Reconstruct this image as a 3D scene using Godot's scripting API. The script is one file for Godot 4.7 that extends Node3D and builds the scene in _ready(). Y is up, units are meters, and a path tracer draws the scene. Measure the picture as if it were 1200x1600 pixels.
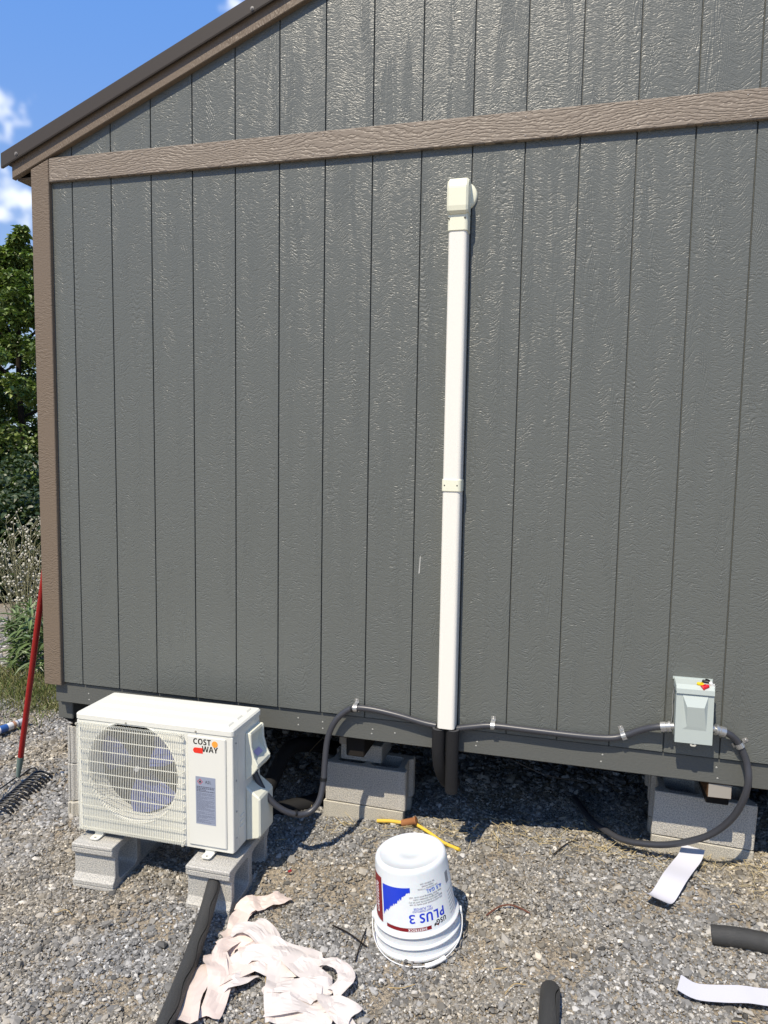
extends Node3D
# y = 0 is the lower edge of the siding, z = 0 its face, x runs along the wall; the ground lies about 0.6 m lower.

var rng := RandomNumberGenerator.new()
var bump := FastNoiseLite.new()
const SP := 0.2032

# ---------------------------------------------------------------- mesh building
class MB:
	var v := PackedVector3Array()
	var n := PackedVector3Array()
	var t := PackedVector2Array()
	func tri(a: Vector3, b: Vector3, c: Vector3, na: Vector3, nb: Vector3, nc: Vector3, ua := Vector2.ZERO, ub := Vector2.ZERO, uc := Vector2.ZERO) -> void:
		if (b - a).cross(c - a).dot(na + nb + nc) > 0.0:
			v.append_array([a, c, b]); n.append_array([na, nc, nb]); t.append_array([ua, uc, ub])
		else:
			v.append_array([a, b, c]); n.append_array([na, nb, nc]); t.append_array([ua, ub, uc])
	func face(a: Vector3, b: Vector3, c: Vector3, toward: Vector3) -> void:   # a flat triangle that faces away from «toward» reversed
		var m := (b - a).cross(c - a).normalized()
		if m.dot(toward) < 0.0: m = -m
		tri(a, b, c, m, m, m, uvof(a, m), uvof(b, m), uvof(c, m))
	func uvof(p: Vector3, m: Vector3) -> Vector2:
		var q := m.abs()
		if q.z >= q.x and q.z >= q.y: return Vector2(p.x, p.y)
		if q.x >= q.y: return Vector2(p.z, p.y)
		return Vector2(p.x, p.z)
	func quad(a: Vector3, b: Vector3, c: Vector3, d: Vector3, toward: Vector3) -> void:
		face(a, b, c, toward); face(a, c, d, toward)
	func box(at: Vector3, s: Vector3, bv := 0.0, basis := Basis.IDENTITY) -> void:
		var h := s / 2
		if bv <= 0.0:
			for ax in 3:
				for sg in [-1.0, 1.0]:
					var e := Vector3.ZERO; e[ax] = sg
					var f := Vector3.ZERO; f[(ax + 1) % 3] = h[(ax + 1) % 3]
					var g := Vector3.ZERO; g[(ax + 2) % 3] = h[(ax + 2) % 3]
					var o: Vector3 = e * h[ax]
					quad(at + basis * (o - f - g), at + basis * (o + f - g), at + basis * (o + f + g), at + basis * (o - f + g), basis * e)
			return
		var i := h - Vector3(bv, bv, bv)
		for ax in 3:
			var bx := (ax + 1) % 3
			var cx := (ax + 2) % 3
			for sg in [-1.0, 1.0]:
				var q := []
				for k in [[-1, -1], [1, -1], [1, 1], [-1, 1]]:
					var p := Vector3.ZERO; p[ax] = sg * h[ax]; p[bx] = k[0] * i[bx]; p[cx] = k[1] * i[cx]
					q.append(at + basis * p)
				var e := Vector3.ZERO; e[ax] = sg
				quad(q[0], q[1], q[2], q[3], basis * e)
				for sg2 in [-1.0, 1.0]:                       # the edge between faces ax and bx
					var p0 := Vector3.ZERO; p0[ax] = sg * h[ax]; p0[bx] = sg2 * i[bx]; p0[cx] = -i[cx]
					var p1 := Vector3.ZERO; p1[ax] = sg * i[ax]; p1[bx] = sg2 * h[bx]; p1[cx] = -i[cx]
					var p2 := p1; p2[cx] = i[cx]
					var p3 := p0; p3[cx] = i[cx]
					var dd := Vector3.ZERO; dd[ax] = sg; dd[bx] = sg2
					quad(at + basis * p0, at + basis * p1, at + basis * p2, at + basis * p3, basis * dd)
		for sx in [-1.0, 1.0]:
			for sy in [-1.0, 1.0]:
				for sz in [-1.0, 1.0]:
					var s3 := Vector3(sx, sy, sz)
					face(at + basis * (Vector3(h.x, i.y, i.z) * s3), at + basis * (Vector3(i.x, h.y, i.z) * s3), at + basis * (Vector3(i.x, i.y, h.z) * s3), basis * s3)
	func tube(pts: PackedVector3Array, r: float, sides := 12, caps := true, radii := PackedFloat32Array()) -> void:
		var up := Vector3.UP
		var rings := []
		var d0 := (pts[1] - pts[0]).normalized()
		if absf(d0.dot(up)) > 0.9: up = Vector3.RIGHT
		var x := d0.cross(up).normalized()
		var acc := 0.0
		for k in pts.size():
			var d: Vector3 = (pts[mini(k + 1, pts.size() - 1)] - pts[maxi(k - 1, 0)]).normalized()
			x = (x - d * x.dot(d)).normalized()
			var y := d.cross(x)
			var ring := []
			var rr: float = radii[k] if radii.size() else r
			if k > 0: acc += pts[k].distance_to(pts[k - 1])
			for s in sides + 1:
				var a := TAU * s / sides
				var nn := x * cos(a) + y * sin(a)
				ring.append([pts[k] + nn * rr, nn, Vector2(float(s) / sides, acc)])
			rings.append(ring)
		for k in pts.size() - 1:
			for s in sides:
				var a = rings[k][s]; var b = rings[k][s + 1]; var c = rings[k + 1][s + 1]; var d = rings[k + 1][s]
				tri(a[0], b[0], c[0], a[1], b[1], c[1], a[2], b[2], c[2]); tri(a[0], c[0], d[0], a[1], c[1], d[1], a[2], c[2], d[2])
		if caps:
			for e in [[0, 1], [pts.size() - 1, pts.size() - 2]]:
				var out: Vector3 = (pts[e[0]] - pts[e[1]]).normalized()
				for s in sides:
					tri(pts[e[0]], rings[e[0]][s][0], rings[e[0]][s + 1][0], out, out, out)
	func lathe(prof: PackedVector2Array, sides := 48, xf := Transform3D.IDENTITY, smooth := true) -> void:   # profile of (radius, height), outside to the right when read downwards or upwards
		var m := prof.size()
		for k in m - 1:
			var a := prof[k]; var b := prof[k + 1]
			var e := (b - a).normalized()
			var fn := Vector2(e.y, -e.x)
			var na := fn; var nb := fn
			if smooth:
				if k > 0:
					var e2 := (a - prof[k - 1]).normalized(); var f2 := Vector2(e2.y, -e2.x)
					if f2.dot(fn) > 0.6: na = (fn + f2).normalized()
				if k < m - 2:
					var e3 := (prof[k + 2] - b).normalized(); var f3 := Vector2(e3.y, -e3.x)
					if f3.dot(fn) > 0.6: nb = (fn + f3).normalized()
			for s in sides:
				var c0 := Vector2.from_angle(TAU * s / sides); var c1 := Vector2.from_angle(TAU * (s + 1) / sides)
				var P := [Vector3(a.x * c0.x, a.y, a.x * c0.y), Vector3(a.x * c1.x, a.y, a.x * c1.y), Vector3(b.x * c1.x, b.y, b.x * c1.y), Vector3(b.x * c0.x, b.y, b.x * c0.y)]
				var N := [Vector3(na.x * c0.x, na.y, na.x * c0.y), Vector3(na.x * c1.x, na.y, na.x * c1.y), Vector3(nb.x * c1.x, nb.y, nb.x * c1.y), Vector3(nb.x * c0.x, nb.y, nb.x * c0.y)]
				for i in 4:
					P[i] = xf * P[i]; N[i] = (xf.basis * N[i]).normalized()
				if a.x > 1e-5: tri(P[0], P[1], P[2], N[0], N[1], N[2])
				if b.x > 1e-5 or a.x <= 1e-5: tri(P[0], P[2], P[3], N[0], N[2], N[3])
	func extrude(outer: PackedVector2Array, holes: Array, a0: float, a1: float, xf: Transform3D, bv := 0.0) -> void:   # polygon in xy, pushed along z from a0 to a1
		var shells := [outer]; shells.append_array(holes)
		var small := []
		for k in shells.size():
			small.append(MB.inset(shells[k], bv if k == 0 else -bv) if bv > 0.0 else shells[k])
		var poly: PackedVector2Array = MB.bridge(small[0], small.slice(1))
		var idx := MB.ears(poly)
		for z in [a0, a1]:
			var nz := xf.basis * Vector3(0, 0, 1.0 if z == maxf(a0, a1) else -1.0)
			for k in range(0, idx.size(), 3):
				var q := []
				for j in 3: q.append(xf * Vector3(poly[idx[k + j]].x, poly[idx[k + j]].y, z))
				tri(q[0], q[1], q[2], nz, nz, nz, poly[idx[k]], poly[idx[k + 1]], poly[idx[k + 2]])
		var lo := minf(a0, a1); var hi := maxf(a0, a1)
		for k in shells.size():
			var sh: PackedVector2Array = shells[k]; var sm: PackedVector2Array = small[k]
			var ccw := MB.area(sh) > 0.0
			for j in sh.size():
				var p := sh[j]; var q := sh[(j + 1) % sh.size()]
				var e := (q - p)
				var o := Vector2(e.y, -e.x).normalized() * (1.0 if ccw else -1.0) * (1.0 if k == 0 else -1.0)
				var ov := xf.basis * Vector3(o.x, o.y, 0)
				var w := func(u: Vector2, z: float) -> Vector3: return xf * Vector3(u.x, u.y, z)
				quad(w.call(p, lo + bv), w.call(q, lo + bv), w.call(q, hi - bv), w.call(p, hi - bv), ov)
				if bv > 0.0:
					var ps := sm[j]; var qs := sm[(j + 1) % sh.size()]
					quad(w.call(p, hi - bv), w.call(q, hi - bv), w.call(qs, hi), w.call(ps, hi), ov + xf.basis * Vector3(0, 0, 1))
					quad(w.call(p, lo + bv), w.call(q, lo + bv), w.call(qs, lo), w.call(ps, lo), ov - xf.basis * Vector3(0, 0, 1))
	static func ears(p: PackedVector2Array) -> PackedInt32Array:      # ear clipping that bears the doubled points of a bridge
		var left := range(p.size()); var o := PackedInt32Array()
		var guard := 0
		while left.size() > 3 and guard < 4000:
			guard += 1
			var best := -1; var score := -1.0
			for i in left.size():
				var a := p[left[i - 1]]; var b := p[left[i]]; var c := p[left[(i + 1) % left.size()]]
				var ar := (b - a).cross(c - b)
				if ar <= 1e-12: continue
				var clear := true
				for j in left:
					var q := p[j]
					if q.is_equal_approx(a) or q.is_equal_approx(b) or q.is_equal_approx(c): continue
					if (b - a).cross(q - a) >= -1e-10 and (c - b).cross(q - b) >= -1e-10 and (a - c).cross(q - c) >= -1e-10: clear = false; break
				if not clear: continue
				var sc := ar / ((b - a).length_squared() + (c - b).length_squared() + (a - c).length_squared())
				if sc > score: score = sc; best = i
			if best < 0: break
			o.append_array([left[best - 1], left[best], left[(best + 1) % left.size()]])
			left.remove_at(best)
		if left.size() == 3: o.append_array([left[0], left[1], left[2]])
		return o
	static func area(p: PackedVector2Array) -> float:
		var s := 0.0
		for i in p.size(): s += p[i].cross(p[(i + 1) % p.size()])
		return s
	static func inset(p: PackedVector2Array, d: float) -> PackedVector2Array:
		var o := PackedVector2Array()
		var sg := 1.0 if area(p) > 0.0 else -1.0
		for i in p.size():
			var e0 := (p[i] - p[(i + p.size() - 1) % p.size()]).normalized(); var e1 := (p[(i + 1) % p.size()] - p[i]).normalized()
			var n0 := Vector2(-e0.y, e0.x) * sg; var n1 := Vector2(-e1.y, e1.x) * sg
			var b := (n0 + n1); b = b / maxf(0.3, b.dot(n0))
			o.append(p[i] + b * d)
		return o
	static func bridge(outer: PackedVector2Array, holes: Array) -> PackedVector2Array:
		var poly := outer.duplicate()
		if area(poly) < 0.0: poly.reverse()
		holes = holes.duplicate()
		holes.sort_custom(func(a, b): return Array(a).map(func(q): return q.x).max() > Array(b).map(func(q): return q.x).max())
		for h0 in holes:
			var h: PackedVector2Array = h0.duplicate()
			if area(h) > 0.0: h.reverse()
			var best := [1e9, 0, 0]
			for i in h.size():
				for j in poly.size():
					var d := h[i].distance_squared_to(poly[j])
					if d < best[0]: best = [d, i, j]
			var r := poly.slice(0, best[2] + 1)
			for i in h.size() + 1: r.append(h[(best[1] + i) % h.size()])
			r.append_array(poly.slice(best[2]))
			poly = r
		return poly
	func plate(p: PackedVector2Array, z0: float, z1: float, bv: float, uvs: Callable) -> void:   # convex board with a bevelled front at z1
		var q := MB.inset(p, bv)
		var nz := Vector3(0, 0, 1)
		for k in range(1, q.size() - 1):
			tri(Vector3(q[0].x, q[0].y, z1), Vector3(q[k].x, q[k].y, z1), Vector3(q[k + 1].x, q[k + 1].y, z1), nz, nz, nz, uvs.call(q[0]), uvs.call(q[k]), uvs.call(q[k + 1]))
		var c := Vector2.ZERO
		for w in p: c += w / p.size()
		for k in p.size():
			var a := p[k]; var b := p[(k + 1) % p.size()]; var a2 := q[k]; var b2 := q[(k + 1) % p.size()]
			var o := Vector2((b - a).y, -(b - a).x).normalized()
			if o.dot((a + b) / 2 - c) < 0.0: o = -o
			var m := Vector3(o.x, o.y, 1).normalized(); var s := Vector3(o.x, o.y, 0)
			for w in [[Vector3(a.x, a.y, z1 - bv), Vector3(b.x, b.y, z1 - bv), Vector3(b2.x, b2.y, z1), m, a, b, b2], [Vector3(a.x, a.y, z1 - bv), Vector3(b2.x, b2.y, z1), Vector3(a2.x, a2.y, z1), m, a, b2, a2], [Vector3(a.x, a.y, z0), Vector3(b.x, b.y, z0), Vector3(b.x, b.y, z1 - bv), s, a, b, b], [Vector3(a.x, a.y, z0), Vector3(b.x, b.y, z1 - bv), Vector3(a.x, a.y, z1 - bv), s, a, b, a]]:
				tri(w[0], w[1], w[2], w[3], w[3], w[3], uvs.call(w[4]), uvs.call(w[5]), uvs.call(w[6]))
	func done(flat := false) -> ArrayMesh:
		var arr := []; arr.resize(Mesh.ARRAY_MAX)
		arr[Mesh.ARRAY_VERTEX] = v
		if not flat: arr[Mesh.ARRAY_NORMAL] = n
		arr[Mesh.ARRAY_TEX_UV] = t
		var m := ArrayMesh.new(); m.add_surface_from_arrays(Mesh.PRIMITIVE_TRIANGLES, arr); return m

func rect(x0: float, y0: float, x1: float, y1: float) -> PackedVector2Array:
	return PackedVector2Array([Vector2(x0, y0), Vector2(x1, y0), Vector2(x1, y1), Vector2(x0, y1)])
func rrect(x0: float, y0: float, x1: float, y1: float, r: float, k := 4) -> PackedVector2Array:
	var o := PackedVector2Array()
	for c in [[x1 - r, y0 + r, -PI / 2], [x1 - r, y1 - r, 0.0], [x0 + r, y1 - r, PI / 2], [x0 + r, y0 + r, PI]]:
		for i in k + 1: o.append(Vector2(c[0], c[1]) + Vector2.from_angle(c[2] + PI / 2 * i / k) * r)
	return o
func circle(c: Vector2, r: float, k := 48) -> PackedVector2Array:
	var o := PackedVector2Array()
	for i in k: o.append(c + Vector2.from_angle(TAU * i / k) * r)
	return o
func curve(p: PackedVector3Array, per := 6) -> PackedVector3Array:   # smooth path through the points
	var o := PackedVector3Array()
	for i in p.size() - 1:
		var a := p[maxi(i - 1, 0)]; var b := p[i]; var c := p[i + 1]; var d := p[mini(i + 2, p.size() - 1)]
		for k in per: o.append(b.cubic_interpolate(c, a, d, float(k) / per))
	o.append(p[p.size() - 1])
	return o

# ---------------------------------------------------------------- nodes
func thing(called: String, label: String, category: String, at := Vector3.ZERO, group := "") -> Node3D:
	var o := Node3D.new(); o.name = called; o.position = at
	add_child(o, true); tag(o, label, category, group); return o
func tag(o: Node, label: String, category: String, group := "") -> void:
	o.set_meta("label", label); o.set_meta("category", category)
	if group: o.set_meta("group", group)
func part(called: String, m, material: Material, parent: Node = self) -> MeshInstance3D:
	var o := MeshInstance3D.new(); o.name = called; o.mesh = m.done() if m is MB else m; o.material_override = material
	parent.add_child(o, true); return o
func mat(c: Color, rough := 0.6, spec := 0.5) -> StandardMaterial3D:
	var m := StandardMaterial3D.new(); m.albedo_color = c; m.roughness = rough; m.metallic_specular = spec; return m
func grey(x: float) -> Color: return Color(x, x, x)
func scatter(called: String, mesh: Mesh, m: Material, xs: Array, cs: Array, parent: Node) -> MultiMeshInstance3D:
	var mm := MultiMesh.new(); mm.transform_format = MultiMesh.TRANSFORM_3D; mm.use_colors = cs.size() > 0; mm.mesh = mesh; mm.instance_count = xs.size()
	for i in xs.size():
		mm.set_instance_transform(i, xs[i])
		if cs.size(): mm.set_instance_color(i, cs[i])
	var o := MultiMeshInstance3D.new(); o.name = called; o.multimesh = mm; o.material_override = m; o.set_meta("kind", "stuff")
	parent.add_child(o, true); return o

# ---------------------------------------------------------------- textures
func noise(freq: float, seed_: int, oct := 3) -> FastNoiseLite:
	var f := FastNoiseLite.new(); f.noise_type = FastNoiseLite.TYPE_SIMPLEX; f.frequency = freq; f.seed = seed_
	f.fractal_type = FastNoiseLite.FRACTAL_FBM if oct > 1 else FastNoiseLite.FRACTAL_NONE; f.fractal_octaves = oct; return f
func normal_from(h: PackedFloat32Array, w: int, hh: int, strength: float) -> ImageTexture:
	var im := Image.create_from_data(w, hh, false, Image.FORMAT_RF, h.to_byte_array())
	im.bump_map_to_normal_map(strength)
	return ImageTexture.create_from_image(im)
func siding_normal() -> ImageTexture:      # eight boards side by side, 1.6 m by 3.2 m, embossed like rough cedar
	var w := 1024; var hh := 2048
	var h := PackedFloat32Array(); h.resize(w * hh)
	var low := noise(1.0, 11, 2); var rip := noise(1.0, 12, 2); var fine := noise(1.0, 13, 2); var msk := noise(1.0, 14, 2)
	var px := 1.6 / w
	for b in 8:
		for i in 128:
			var u := (i + 0.5) / 128.0
			var x := (b * 128 + i) * px
			for j in hh:
				var y := j * px
				var m := msk.get_noise_2d(x * 9.0 + b * 7.1, y * 0.9 + b * 3.3)
				var m1 := smoothstep(0.2, 0.36, m)
				var g := low.get_noise_2d(x * 7.0 + b * 31.7, y * 0.75 + b * 12.9)
				var f := g * 15.0
				f -= floorf(f)
				var grain := smoothstep(0.0, 0.25, f) * (1.0 - smoothstep(0.45, 1.0, f))
				var wob := fine.get_noise_2d(x * 34.0, y * 34.0)
				var r := rip.get_noise_2d(x * 15.0 + b * 17.3, y * 118.0 + wob * 0.5 + g * 4.0)
				r = (1.0 - absf(r) * 2.4) * 0.42 + r * 0.5       # narrow crests between shallow troughs
				r += 0.4 * rip.get_noise_2d(x * 46.0 - 90.0, y * 200.0)
				var amp := 0.66 + 0.45 * smoothstep(-0.4, 0.4, msk.get_noise_2d(x * 11.0 - 40.0, y * 5.0 + b * 9.0))
				var e := minf(u, 1.0 - u)
				h[j * w + b * 128 + i] = (r * 1.15 * amp * (1.0 - 0.25 * m1) + (grain - 0.5) * 1.15 * amp * m1 + wob * 0.16) * smoothstep(0.0, 0.04, e)
	return normal_from(h, w, hh, 0.52)
func band_normal() -> ImageTexture:        # long open grain, 3.2 m by 0.1 m
	var w := 2048; var hh := 96
	var h := PackedFloat32Array(); h.resize(w * hh)
	var low := noise(1.0, 21, 3); var fine := noise(1.0, 22, 2)
	for j in hh:
		for i in w:
			var x := i * 0.0016; var y := j * 0.0011
			var f := (y * 8.0 + low.get_noise_2d(x * 0.9, y * 4.0) * 0.42) * 9.0 + fine.get_noise_2d(x * 20.0, y * 60.0) * 0.35
			f -= floorf(f)
			h[j * w + i] = smoothstep(0.0, 0.3, f) * (1.0 - smoothstep(0.7, 1.0, f)) * 1.5 + fine.get_noise_2d(x * 14.0, y * 190.0) * 0.22
	return normal_from(h, w, hh, 0.95)
func ripple_normal() -> ImageTexture:      # cross ripples of sawn trim, 0.2 m by 3.2 m
	var w := 128; var hh := 2048
	var h := PackedFloat32Array(); h.resize(w * hh)
	var a := noise(1.0, 31, 2); var b := noise(1.0, 32, 2)
	for j in hh:
		for i in w:
			var x := i * 0.0016; var y := j * 0.0016
			h[j * w + i] = a.get_noise_2d(x * 22.0, y * 95.0 + b.get_noise_2d(x * 12.0, y * 6.0)) * (0.8 + b.get_noise_2d(x * 4.0, y * 3.0)) + b.get_noise_2d(x * 60.0, y * 60.0) * 0.25
	return normal_from(h, w, hh, 0.5)
func noise_tex(freq: float, seed_: int, oct: int, ramp: Array, side := 512, as_normal := 0.0) -> NoiseTexture2D:
	var n := NoiseTexture2D.new(); n.width = side; n.height = side; n.seamless = true; n.noise = noise(freq, seed_, oct)
	if as_normal > 0.0:
		n.as_normal_map = true; n.bump_strength = as_normal
	else:
		var g := Gradient.new(); g.offsets = PackedFloat32Array(); g.colors = PackedColorArray()
		var off := PackedFloat32Array(); var col := PackedColorArray()
		for r in ramp: off.append(r[0]); col.append(r[1])
		g.offsets = off; g.colors = col; n.color_ramp = g
	return n
func concrete(tint: Color, s := 1.0) -> StandardMaterial3D:
	var m := mat(tint, 0.95, 0.2)
	m.albedo_texture = noise_tex(0.09, 41, 4, [[0.2, grey(0.78)], [0.5, grey(0.94)], [0.8, Color(1, 0.99, 0.97)]])
	m.normal_enabled = true; m.normal_scale = 1.0
	m.normal_texture = noise_tex(0.16, 42, 3, [], 512, 5.0)
	m.uv1_triplanar = true; m.uv1_scale = Vector3(2.6, 2.6, 2.6) * s
	return m
func ground_h(x: float, z: float) -> float:
	var s := -0.71 + 0.071 * clampf(x, -8.0, 8.0)
	s -= 0.035 * exp(-(pow((x - 0.95) / 0.45, 2) + pow((z - 0.45) / 0.35, 2)))
	return s + bump.get_noise_2d(x * 2.2, z * 2.2) * 0.018 + bump.get_noise_2d(x * 9.0 + 50, z * 9.0) * 0.008

# ---------------------------------------------------------------- the scene
func _ready() -> void:
	rng.seed = 7
	bump = noise(1.0, 5, 2)
	# camera
	var cam := Camera3D.new(); cam.name = "camera"
	cam.position = Vector3(2.293, 1.186, 2.975)
	cam.rotation = Vector3(-0.0932, 0.2622, 0.0167)
	cam.fov = 69.67; cam.near = 0.05; cam.far = 600.0
	add_child(cam); cam.current = true
	# sky, exposure
	var env := Environment.new()
	env.background_mode = Environment.BG_SKY
	env.tonemap_mode = Environment.TONE_MAPPER_LINEAR
	env.tonemap_exposure = 1.1
	env.sdfgi_enabled = true; env.ssao_enabled = true; env.ssil_enabled = true
	var sky := Sky.new(); var sm := ProceduralSkyMaterial.new()
	sm.sky_top_color = Color(0.108, 0.295, 0.76).linear_to_srgb(); sm.sky_horizon_color = Color(0.56, 0.68, 0.78).linear_to_srgb(); sm.sky_curve = 0.15
	sm.ground_bottom_color = Color(0.2, 0.19, 0.17).linear_to_srgb(); sm.ground_horizon_color = Color(0.4, 0.45, 0.5).linear_to_srgb()
	sm.sky_cover = clouds(); sm.sky_cover_modulate = Color(1, 1, 1)
	sm.sun_angle_max = 3.0
	sky.sky_material = sm; env.sky = sky
	var we := WorldEnvironment.new(); we.name = "environment"; we.environment = env; add_child(we)
	# sun
	var sun := DirectionalLight3D.new(); sun.name = "sun"; sun.light_energy = 1.55; sun.light_color = Color(1.0, 0.955, 0.875); sun.light_angular_distance = 0.5; sun.shadow_enabled = true
	sun.basis = Basis.looking_at(Vector3(0.28, -1.5, -1.0).normalized()); sun.position = Vector3(0, 6, 0); add_child(sun)

	build_ground()
	build_shed()
	build_piers()
	build_outdoor_unit()
	build_line_cover()
	build_conduits()
	build_disconnect()
	build_bucket()
	build_litter()
	build_garden_rake()
	build_plants()

func clouds() -> ImageTexture:
	var w := 2048; var hh := 1024
	var im := Image.create(w, hh, false, Image.FORMAT_RGBAF)
	im.fill(Color(1, 1, 1, 0))
	var puff := noise(1.0, 61, 5); var patch := noise(1.0, 62, 3)
	var base := Vector3(-0.62, 0.37, -0.70)
	var spots := [[Vector3(-0.630, 0.355, -0.692), 0.026, 0.8], [Vector3(-0.646, 0.270, -0.716), 0.026, 0.8], [Vector3(-0.626, 0.268, -0.733), 0.024, 0.85], [Vector3(-0.386, 0.489, -0.784), 0.022, 0.85]]
	for j in range(90, 515):
		var el := PI / 2 - (j + 0.5) / hh * PI
		for i in w:
			var az := (i + 0.5) / w * TAU          # 0 looks along -z
			var d := Vector3(sin(az) * cos(el), sin(el), -cos(az) * cos(el))
			var cover := patch.get_noise_3dv(d * 2.2) * 1.6 - 0.42 - (1.6 if d.dot(base) > 0.80 else 0.0)
			for s in spots:
				var q: float = d.distance_to(s[0]) / s[1]
				if q < 2.5: cover = maxf(cover, s[2] * (1.0 - q * 0.75) * 0.6)
			if cover < -0.45: continue
			var a := smoothstep(0.05, 0.5, cover + puff.get_noise_3dv(d * 30.0) * 0.42)
			if a > 0.0: im.set_pixel(i, j, Color(0.68, 0.58, 0.34, a))
	return ImageTexture.create_from_image(im)

# ---------------------------------------------------------------- ground
func build_ground() -> void:
	var xs := []; var zs := []
	var q := -4.0
	while q < 5.0: xs.append(q); q += 0.05
	q = -4.2
	while q < 1.9: zs.append(q); q += 0.05
	var step := 0.3
	while step < 120.0:
		xs.push_front(xs[0] - step); xs.append(xs[-1] + step); zs.push_front(zs[0] - step); zs.append(zs[-1] + step); step *= 1.6
	var v := PackedVector3Array(); var idx := PackedInt32Array(); var nn := PackedVector3Array()
	for z in zs:
		for x in xs:
			v.append(Vector3(x, ground_h(x, z) - 0.004, z))
			nn.append(Vector3(ground_h(x - 0.02, z) - ground_h(x + 0.02, z), 0.04, ground_h(x, z - 0.02) - ground_h(x, z + 0.02)).normalized())
	var W := xs.size()
	for j in zs.size() - 1:
		for i in W - 1:
			var a := j * W + i
			idx.append_array([a, a + 1, a + W + 1, a, a + W + 1, a + W])
	var arr := []; arr.resize(Mesh.ARRAY_MAX); arr[Mesh.ARRAY_VERTEX] = v; arr[Mesh.ARRAY_NORMAL] = nn; arr[Mesh.ARRAY_INDEX] = idx
	var m := ArrayMesh.new(); m.add_surface_from_arrays(Mesh.PRIMITIVE_TRIANGLES, arr)
	var gm := mat(Color(0.73, 0.70, 0.65), 1.0, 0.1)
	gm.albedo_texture = noise_tex(0.035, 51, 5, [[0.15, Color(0.62, 0.61, 0.60)], [0.45, Color(0.84, 0.82, 0.79)], [0.8, Color(1.0, 0.965, 0.90)]], 1024)
	gm.normal_enabled = true; gm.normal_texture = noise_tex(0.12, 52, 4, [], 1024, 8.0); gm.normal_scale = 1.2
	gm.uv1_triplanar = true; gm.uv1_world_triplanar = true; gm.uv1_scale = Vector3(1.3, 1.3, 1.3)
	var g := part("ground", m, gm); g.set_meta("kind", "structure"); g.set_meta("label", "sloping gravel yard of crushed grey stone and tan dust")
	# crushed stone
	var gravel := Node3D.new(); gravel.name = "gravel"; gravel.set_meta("kind", "stuff"); gravel.set_meta("label", "loose crushed grey stone covering the yard"); gravel.set_meta("category", "gravel"); add_child(gravel)
	var stone_mat := mat(Color(1, 1, 1), 0.8, 0.35); stone_mat.vertex_color_use_as_albedo = true
	var kinds := 7
	var meshes := []; var tx := []; var tc := []
	for k in kinds: meshes.append(stone(k)); tx.append([]); tc.append([])
	var tan_ := noise(0.9, 71, 3); var dens := noise(2.4, 72, 2)
	var put := func(x: float, z: float, size: float) -> void:
		var bare := tan_.get_noise_2d(x * 1.9 + 9.0, z * 1.9) + 0.25 * dens.get_noise_2d(x * 3.0, z * 3.0) + 0.45 * exp(-(pow((x - 1.2) / 0.28, 2) + pow((z - 0.22) / 0.22, 2))) + 0.3 * exp(-(pow((x - 0.6) / 0.35, 2) + pow((z - 0.62) / 0.16, 2)))
		if size < 0.012 and rng.randf() < smoothstep(0.17, 0.5, bare) * 0.8: return
		var k := rng.randi() % kinds
		var h := ground_h(x, z)
		var sq := Vector3(rng.randf_range(0.65, 1.4), rng.randf_range(0.35, 0.8), rng.randf_range(0.65, 1.4)) * size
		var b := Basis.from_euler(Vector3(rng.randf_range(-0.5, 0.5), rng.randf() * TAU, rng.randf_range(-0.5, 0.5))).scaled_local(sq)
		tx[k].append(Transform3D(b, Vector3(x, h + size * rng.randf_range(-0.25, 0.2), z)))
		var t := clampf(0.26 + tan_.get_noise_2d(x, z) * 0.9 + rng.randfn(0, 0.28), 0.0, 1.0)
		var l := 0.22 * exp(rng.randfn(0.0, 0.41))
		if rng.randf() < 0.025: l = rng.randf_range(0.4, 0.65)
		l = minf(l, 0.6)
		tc[k].append(Color(l * lerpf(1.02, 1.18, t), l * lerpf(1.0, 1.05, t), l * lerpf(0.95, 0.83, t)))
	for i in 170000:                                          # fine chips in front of the shed
		var x := rng.randf_range(-0.3, 3.35); var z := rng.randf_range(-0.75, 1.25)
		put.call(x, z, 0.0026 + 0.0024 * rng.randf() + 0.0018 * absf(rng.randfn()))
	for i in 17000:
		var x := rng.randf_range(-0.3, 3.4); var z := rng.randf_range(-1.0, 1.3)
		if dens.get_noise_2d(x, z) + rng.randf_range(-0.5, 0.5) < -0.15: continue
		put.call(x, z, 0.0065 + 0.0035 * absf(rng.randfn()))
	for i in 1500: put.call(rng.randf_range(-0.3, 3.4), rng.randf_range(-1.2, 1.3), rng.randf_range(0.012, 0.019))
	for i in 75000:                                           # left of the shed, farther off
		var x := rng.randf_range(-2.9, -0.1); var z := rng.randf_range(-2.3, 0.6)
		put.call(x, z, 0.0055 + 0.0045 * absf(rng.randfn()))
	for i in 9000: put.call(rng.randf_range(0.0, 3.6), rng.randf_range(-2.6, -0.7), 0.009 + 0.008 * absf(rng.randfn()))
	for i in 9000: put.call(rng.randf_range(-4.6, -1.6), rng.randf_range(-4.4, -2.0), 0.012 + 0.008 * absf(rng.randfn()))
	for k in kinds: scatter("crushed_stone", meshes[k], stone_mat, tx[k], tc[k], gravel)

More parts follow.
